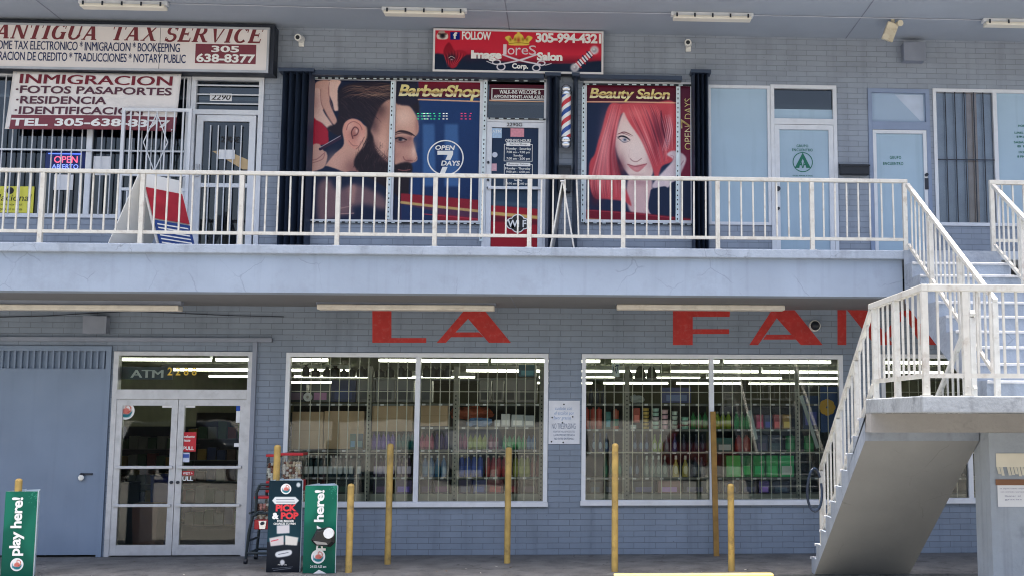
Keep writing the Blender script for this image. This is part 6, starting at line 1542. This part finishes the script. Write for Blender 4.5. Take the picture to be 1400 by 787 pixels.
row((1007,1014.5,1022),586,562,7.2,(40,140,80),(60,166,100),(190,210,200),'emerald bottle beside the lime bottles','emerald bottles')
for px0,px1,c_,lb in ((1034,1044,(176,50,86),'magenta carton in the right pane'),(1045,1056,(44,62,100),'navy carton beside the magenta carton'),(1058,1068,(170,60,66),'red carton beside the navy carton'),(1070,1082,(166,130,56),'mustard carton left of the right upright')): carton(px0,566,px1,586,c_,lb)
row((812,820.5,829),617,591,6.8,(36,66,110),(160,190,216),(60,90,130),'blue spray bottle with a pale label behind the yellow bollard','blue spray bottles','spray')
row((868,876,884),617,592,7,(38,56,92),(96,126,160),(50,70,110),'slate blue spray bottle right of the perforated upright','slate spray bottles','spray')
row((895,903),617,593,7.4,(150,180,90),(206,216,200),(110,150,60),'pale green spray bottle with a white label','pale green spray bottles','spray')
row((911.5,),617,594,6.6,(120,128,136),(160,166,170),(80,86,96),'grey spray bottle beside the pale green ones','','spray'); row((922.5,),617,592,7,(70,76,130),(160,170,206),(60,64,110),'lilac blue spray bottle right of the grey one','','spray')
row((935,943.5,952,960.5),617,593,6.8,(44,56,76),(80,96,116),(56,66,84),'dark blue grey spray bottle left of the mullion','dark spray bottles','spray')
carton(979,598,1003,617,(54,110,104),'white topped teal pack right of the mullion',mark=(206,216,216)); 
for px in (1010,1021): bottle(px,617,594,10,(156,52,54),(176,76,70),(120,40,40),'red jug beside the teal pack in the right pane','red jugs in the right pane','jug')
for px0,px1,c_ in ((1034,1050,(44,60,88)),(1052,1070,(40,56,80))): carton(px0,594,px1,617,c_,'%s navy carton on the second shelf of the right pane'%('wider' if px0>1040 else 'narrower'))
for px in (1081,1106): 
    bottle(px,617,593,14,(30,130,70),(60,170,100),(24,90,56),'round green tub %s the right upright'%('left of' if px<1090 else 'right of'),None,'jar')
row((828,838,847),652,622,7.4,(40,100,84),(70,140,110),(50,90,90),'green spray bottle on the third shelf of the middle window','green spray bottles','spray')
row((862,871),652,622,7.4,(36,58,84),(90,120,150),(60,84,110),'navy spray bottle on the third shelf','navy spray bottles','spray')
row((884,892.5,900.5,909),652,622,8.4,(110,134,130),(150,170,160),(206,220,220),'pale grey green bottle with an oval label','grey green bottles','spray')
row((924,937),652,622,9.4,(196,180,90),(226,220,170),(240,242,240),'yellow bottle with a cream oval label and white cap','yellow bottles','spray')
row((951,959.5),652,624,7.6,(50,66,84),(96,110,126),(70,84,100),'dim grey bottle left of the mullion on the third shelf','dim grey bottles')
for px0,px1,c_,lb in ((993,1013,(60,200,96),'bright green wrapped pack right of the mullion'),(1015,1028,(36,120,66),'dark green wrapped pack'),(1030,1046,(44,160,84),'green wrapped pack in the middle of the right pane'),(1048,1064,(50,180,90),'light green wrapped pack'),(1066,1086,(44,190,110),'wide green wrapped pack with a white label')):
    carton(px0,622,px1,652,c_,lb,nm='pack',mark=(90,220,130) if px0 in (993,1048) else ((226,240,230) if px0 == 1066 else None))
for px0,px1,c_,lb in ((806,822,(36,56,64),'dark teal carton low in the middle window'),(826,846,(32,48,56),'dark slate carton behind the bollard'),(864,896,(36,50,64),'dark blue carton right of the upright, bottom shelf'),(900,930,(150,112,110),'dusty pink carton on the bottom shelf'),(934,966,(40,60,70),'dark green blue carton left of the mullion, bottom shelf'),
    (985,1010,(44,52,76),'navy carton low right of the mullion'),(1014,1036,(36,48,66),'dark carton low in the right pane'),(1038,1052,(84,66,140),'violet carton low in the right pane'),(1056,1080,(44,56,80),'grey navy carton low in the right pane')):
    carton(px0,657,px1,674,c_,lb)
# hats and the clock like sign on the top shelf
for px,w_,y0 in ((858.5,12,504),(875.5,14.5,499.5),(891,13.5,500)):
    c = at(px,515,GY); t = thing('cap', 'dark olive domed cap on the top shelf of the middle window', 'cap', (c.x,GY,sg(516)), 'domed caps on the top shelf'); r = w_/2*16.9/FOC; H = at(px,y0,GY).z-sg(516)
    mb = MB(); mb.lathe(c.x,GY,[(r*1.05,sg(516)+.001),(r*1.0,sg(516)+.3*H),(r*.8,sg(516)+.7*H),(r*.4,sg(516)+.95*H),(.01,sg(516)+H)],18); mb.build('crown', mat('dark olive cloth',(70,72,62),.8), t, smooth=True)
    mb = MB(); mb.box(c.x-r*.8,c.x+r*.8,GY-r*1.5,GY-r*.6,sg(516)+.001,sg(516)+.015); mb.build('brim', MATS['dark olive cloth'], t)
t = plate('hanging_card','pale card with dark blue figures hanging in the middle window','card',(836.5,495.5,847,514.5),mat('pale card',(206,222,226)),.2,.004)
lettering('lettering', t, ink_blue, [('G',838,499,842.5,507,{'bold':.02}),('7',842,498,846,510,{'bold':.02})], .197)
row((799,808,816,825),551,530,7,(50,58,70),None,(40,46,56),'dark bottle on the upper shelf at the left end of the middle window','dark upper shelf bottles')
t = thing('bag','pale crumpled bag on the upper shelf right of the upright','bag',at(870,550,GY)); t.location.z = sg(551)
c = at(871,545,GY); mb = MB(); mb.ell((c.x,c.y,c.z),.12,.08,.06,12,8)
for i,v in enumerate(mb.v): mb.v[i] = tuple(np.array(v)+rng.normal(0,.009,3))
mb.build('bag', mat('pale plastic film',(176,184,180),.3), t)
carton(905,529,945,550,(70,80,130),'blue patterned pack on the upper shelf of the middle window',mark=(110,130,180),nm='pack')
# posters and plastic strips in the right pane
t = plate('poster','blue poster with a yellow flower in the right pane of the middle window','poster',(1122,528,1148,590),mat('blue poster print',(30,66,120),.5,var=.2,vscale=6),.18,.004)
c = at(1131,556,.177); mb = MB()
for k in range(8): a = 2*PI*k/8; mb.ell((c.x+.07*math.cos(a),.177,c.z+.07*math.sin(a)),.055,.003,.055,10,5)
mb.build('flower', mat('flower yellow',(216,166,50),.5), t)
carton(1098,540,1120,586,(40,66,110),'tall blue pack left of the flower poster',nm='pack')
for (a_,b_,lb) in (((1025,560),(1034,600),'clear plastic strip hanging slanted in the right pane'),((1095,540),(1118,612),'clear glossy plastic strip left of the flower poster')):
    p,q = at(*a_,.2), at(*b_,.2); mb = MB(); mb.bar(p,q,.05,.002,up=(0,1,0)); tag(mb.build('plastic_strip', mat('clear film strip',(176,190,190),.1)), lb, 'plastic strip')

# ================================================================== lights and things deeper in the store
def tube_lamp(x0,x1,Y,z=3.13):
    global TL
    if 'TL' not in globals():
        t = thing('ceiling_lamp','bare fluorescent ceiling lamp glowing in the store','lamp',(0,0,0),'fluorescent lamps on the store ceiling'); mb = MB(); mb.box(-1.2,1.2,-.10,.10,.05,.16); mb.build('lamp_housing', white_m, t)
        mb = MB(); mb.box(-1.19,1.19,-.06,.06,-.005,.049); mb.build('tube', lamp_m, t); TL = t; t.location = ((x0+x1)/2,Y,z); return
    dup(TL,((x0+x1)/2,Y,z))
for Y_,xs in ((8.7,(-9.0,-6.5,-3.0,-.55,2.1,4.6,7.3)),(14.3,(-9.6,-7.1,-1.6,1.2,3.9,6.4,9)),(19.5,(-10,-7.4,-4.2,.2,2.9,5.5,8.4)),(25.5,(-9.5,-6.9,-.4,2.4,5.1,7.8,10))):
    for x_ in xs: tube_lamp(x_-1.2,x_+1.2,Y_)
snack = mat('snack goods',(120,92,80),.5,var=.7,vscale=9)
def aisle(x0,x1,y0,y1,h,lb):
    t = thing('aisle_shelf',lb,'shelf',((x0+x1)/2,(y0+y1)/2,.01)); mb = MB(); mb.box(x0,x1,(y0+y1)/2-.02,(y0+y1)/2+.02,.01,h); mb.build('back_board', backp, t)
    mb = MB()
    for k in range(5): z = .12+k*(h-.2)/5; mb.box(x0,x1,y0,y1,z-.015,z)
    mb.build('shelf_board', shelf_m, t); mb = MB(); n = int((x1-x0)/.16)
    for k in range(5):
        z = .121+k*(h-.2)/5; hh = (h-.2)/5
        for i in range(n):
            mb.mi = random.randint(0,5); xx = x0+(x1-x0)*i/n; mb.box(xx+.01,xx+.15,y0+.02,y0+.2,z,z+hh*random.uniform(.45,.8))
    o = mb.build('goods',[goods_mat(c_) for c_ in ((150,60,50),(60,80,130),(190,150,60),(70,110,70),(170,170,160),(90,60,50))],t); o['kind'] = 'stuff'
aisle(-9.0,-6.55,4.4,5.3,1.75,'low aisle shelf of snacks seen through the left entrance door'); aisle(-6.5,-4.2,3.4,4.3,2.0,'aisle shelf of dark goods seen through the right entrance door')
for px0,px1,top,bot,Y_,c_,nm,lb in ((204,229,650,690,1.4,(26,42,120),'bin','blue plastic bin inside the left entrance door'),(178,214,690,735,1.0,(150,110,100),'crate','brownish crate stack inside the left entrance door'),(152,176,660,690,1.2,(80,86,90),'basket','grey wire basket just inside the left entrance door')):
    a,b = at(px0,bot,Y_).x, at(px1,bot,Y_).x; z1 = at(px0,top,Y_).z; t = thing(nm,lb,nm,((a+b)/2,Y_+.2,.006)); k = .03
    mb = MB(); vs = [(a+k,Y_+k,.01),(b-k,Y_+k,.01),(b-k,Y_+.42-k,.01),(a+k,Y_+.42-k,.01),(a,Y_,z1),(b,Y_,z1),(b,Y_+.42,z1),(a,Y_+.42,z1)]; mb.add(vs,[(0,3,2,1),(0,1,5,4),(1,2,6,5),(2,3,7,6),(3,0,4,7)]); o = mb.build(nm+'_body', goods_mat(c_), t)
    mb = MB(); frame_pts = vs[4:]; 
    for i in range(4): mb.bar(frame_pts[i],frame_pts[(i+1)%4],.03,.03)
    mb.build('rim', goods_mat(tuple(int(v*.8) for v in c_)), t)
# black hose looped over the stair rail foot
cpt = at(1113,668,-2.34); t_ = [(cpt.x+.09*math.cos(a)-.02,-2.46+.03*math.sin(a*2),cpt.z+.26*math.sin(a)) for a in np.linspace(.6,2*PI+.3,22)]
mb = MB(); mb.tube(t_,.016,8); tag(mb.build('hose', mat('dark blue hose',(36,50,70),.35), smooth=True),'dark looped hose hanging on the foot of the outer stair railing','hose')

# ================================================================== across the street (seen in the panes)
bark = mat('grey bark',(110,98,84),.9,var=.2); leafm = mat('dark foliage',(70,96,50),.7,var=.35,vscale=.8)
def tree(x,y,h,r,lb):
    t = thing('tree',lb,'tree',(x,y,-.13)); mb = MB(); mb.cyl((x,y,-.13),(x,y,h*.55),.22,.12,n=10)
    for k in range(5): a = 2*PI*k/5+random.random(); mb.cyl((x,y,h*.4),(x+r*.6*math.cos(a),y+r*.6*math.sin(a),h*.72),.09,.03,n=7)
    mb.build('trunk', bark, t); mb = MB()
    for cl_ in range(22):
        d = rng.normal(0,1,3); d /= np.linalg.norm(d); c = np.array([x,y,h*.7])+d*np.array([r,r,h*.28])*rng.uniform(.4,.95)
        for k in range(46):
            p = c+rng.normal(0,r*.2,3); s = rng.uniform(.10,.22); u_ = rng.normal(0,1,3); u_ /= np.linalg.norm(u_); v_ = np.cross(u_,rng.normal(0,1,3)); v_ /= np.linalg.norm(v_)+1e-6
            mb.add([p-u_*s,p+v_*s*.5,p+u_*s,p-v_*s*.5],[(0,1,2,3)])
    mb.build('crown', leafm, t)
random.seed(3)
for k in range(9): tree(-24+k*6+random.uniform(-1,1),-44+random.uniform(-3,3),random.uniform(8,11),random.uniform(3.2,4.2),'leafy street tree number %d across the lot, behind the viewer'%(k+1) if False else ['broad','tall','low','round','sparse','dense','leaning','young','old'][k]+' leafy tree across the parking lot behind the viewer')
def car(x,y,rz,L_,Wd,H_,col,kind,lb):
    t = thing('parked_car',lb,'car',(0,0,0)); h = L_/2; zb_ = .32
    if kind == 'van': prof = [(-h,zb_),(h,zb_),(h,.95),(h*.78,1.1),(h*.5,H_),(-h*.97,H_),(-h,H_-.15)]; cabin = [(h*.74,1.12),(h*.5,H_-.12),(h*.18,H_-.12),(h*.18,1.12)]
    else: prof = [(-h,zb_),(h,zb_),(h,.82),(h*.92,1.0),(h*.45,1.06),(h*.18,H_),(-h*.8,H_),(-h*.97,1.05),(-h,.9)]; cabin = [(h*.38,1.1),(h*.16,H_-.08),(-h*.74,H_-.08),(-h*.86,1.1)]
    m_ = mat('car paint %d'%col[0],col,.15,spec=.6,var=.02)
    mb = MB(); mb.prism(prof,-Wd/2,Wd/2); mb.build('body',m_,t,bevel=.06); mb = MB(); mb.prism(cabin,-Wd/2-.004,Wd/2+.004); mb.build('side_window',mat('car glass',(24,28,34),.05),t)
    for sx in (-.62,.62):
        for sy in (-1,1):
            w_ = MB(); w_.cyl((sx*h,sy*(Wd/2-.2),.20),(sx*h,sy*(Wd/2+.01),.20),.33,n=22); o = w_.build('wheel',black_m,t); w_ = MB(); w_.cyl((sx*h,sy*(Wd/2+.011),.20),(sx*h,sy*(Wd/2+.02),.20),.2,n=16); w_.build('rim',alu,o)
    for sx,c_ in ((h,(236,236,226)),(-h,(170,30,34))):
        mb = MB()
        for sy in (-1,1): mb.box(sx-.02,sx+.02,sy*Wd*.36-.16,sy*Wd*.36+.16,.72,.88)
        mb.build('headlight' if sx > 0 else 'tail_light',mat('lamp %d'%c_[0],c_,.2),t)
    t.location = (x,y,0); t.rotation_euler = (0,0,rz)
car(-11.6,-20.5,.12,4.7,1.9,1.75,(26,28,32),'suv','black sport utility car parked in the lot behind the viewer')
car(-16.6,-21.5,.1,5.4,2.0,2.2,(226,228,230),'van','white van parked in the lot behind the viewer')
car(-3.2,-20.2,1.3,4.5,1.8,1.5,(110,116,124),'suv','grey car parked in the lot behind the viewer')
car(5.4,-22,.05,4.6,1.85,1.65,(120,30,34),'suv','dark red car parked in the lot behind the viewer')
flush_text()
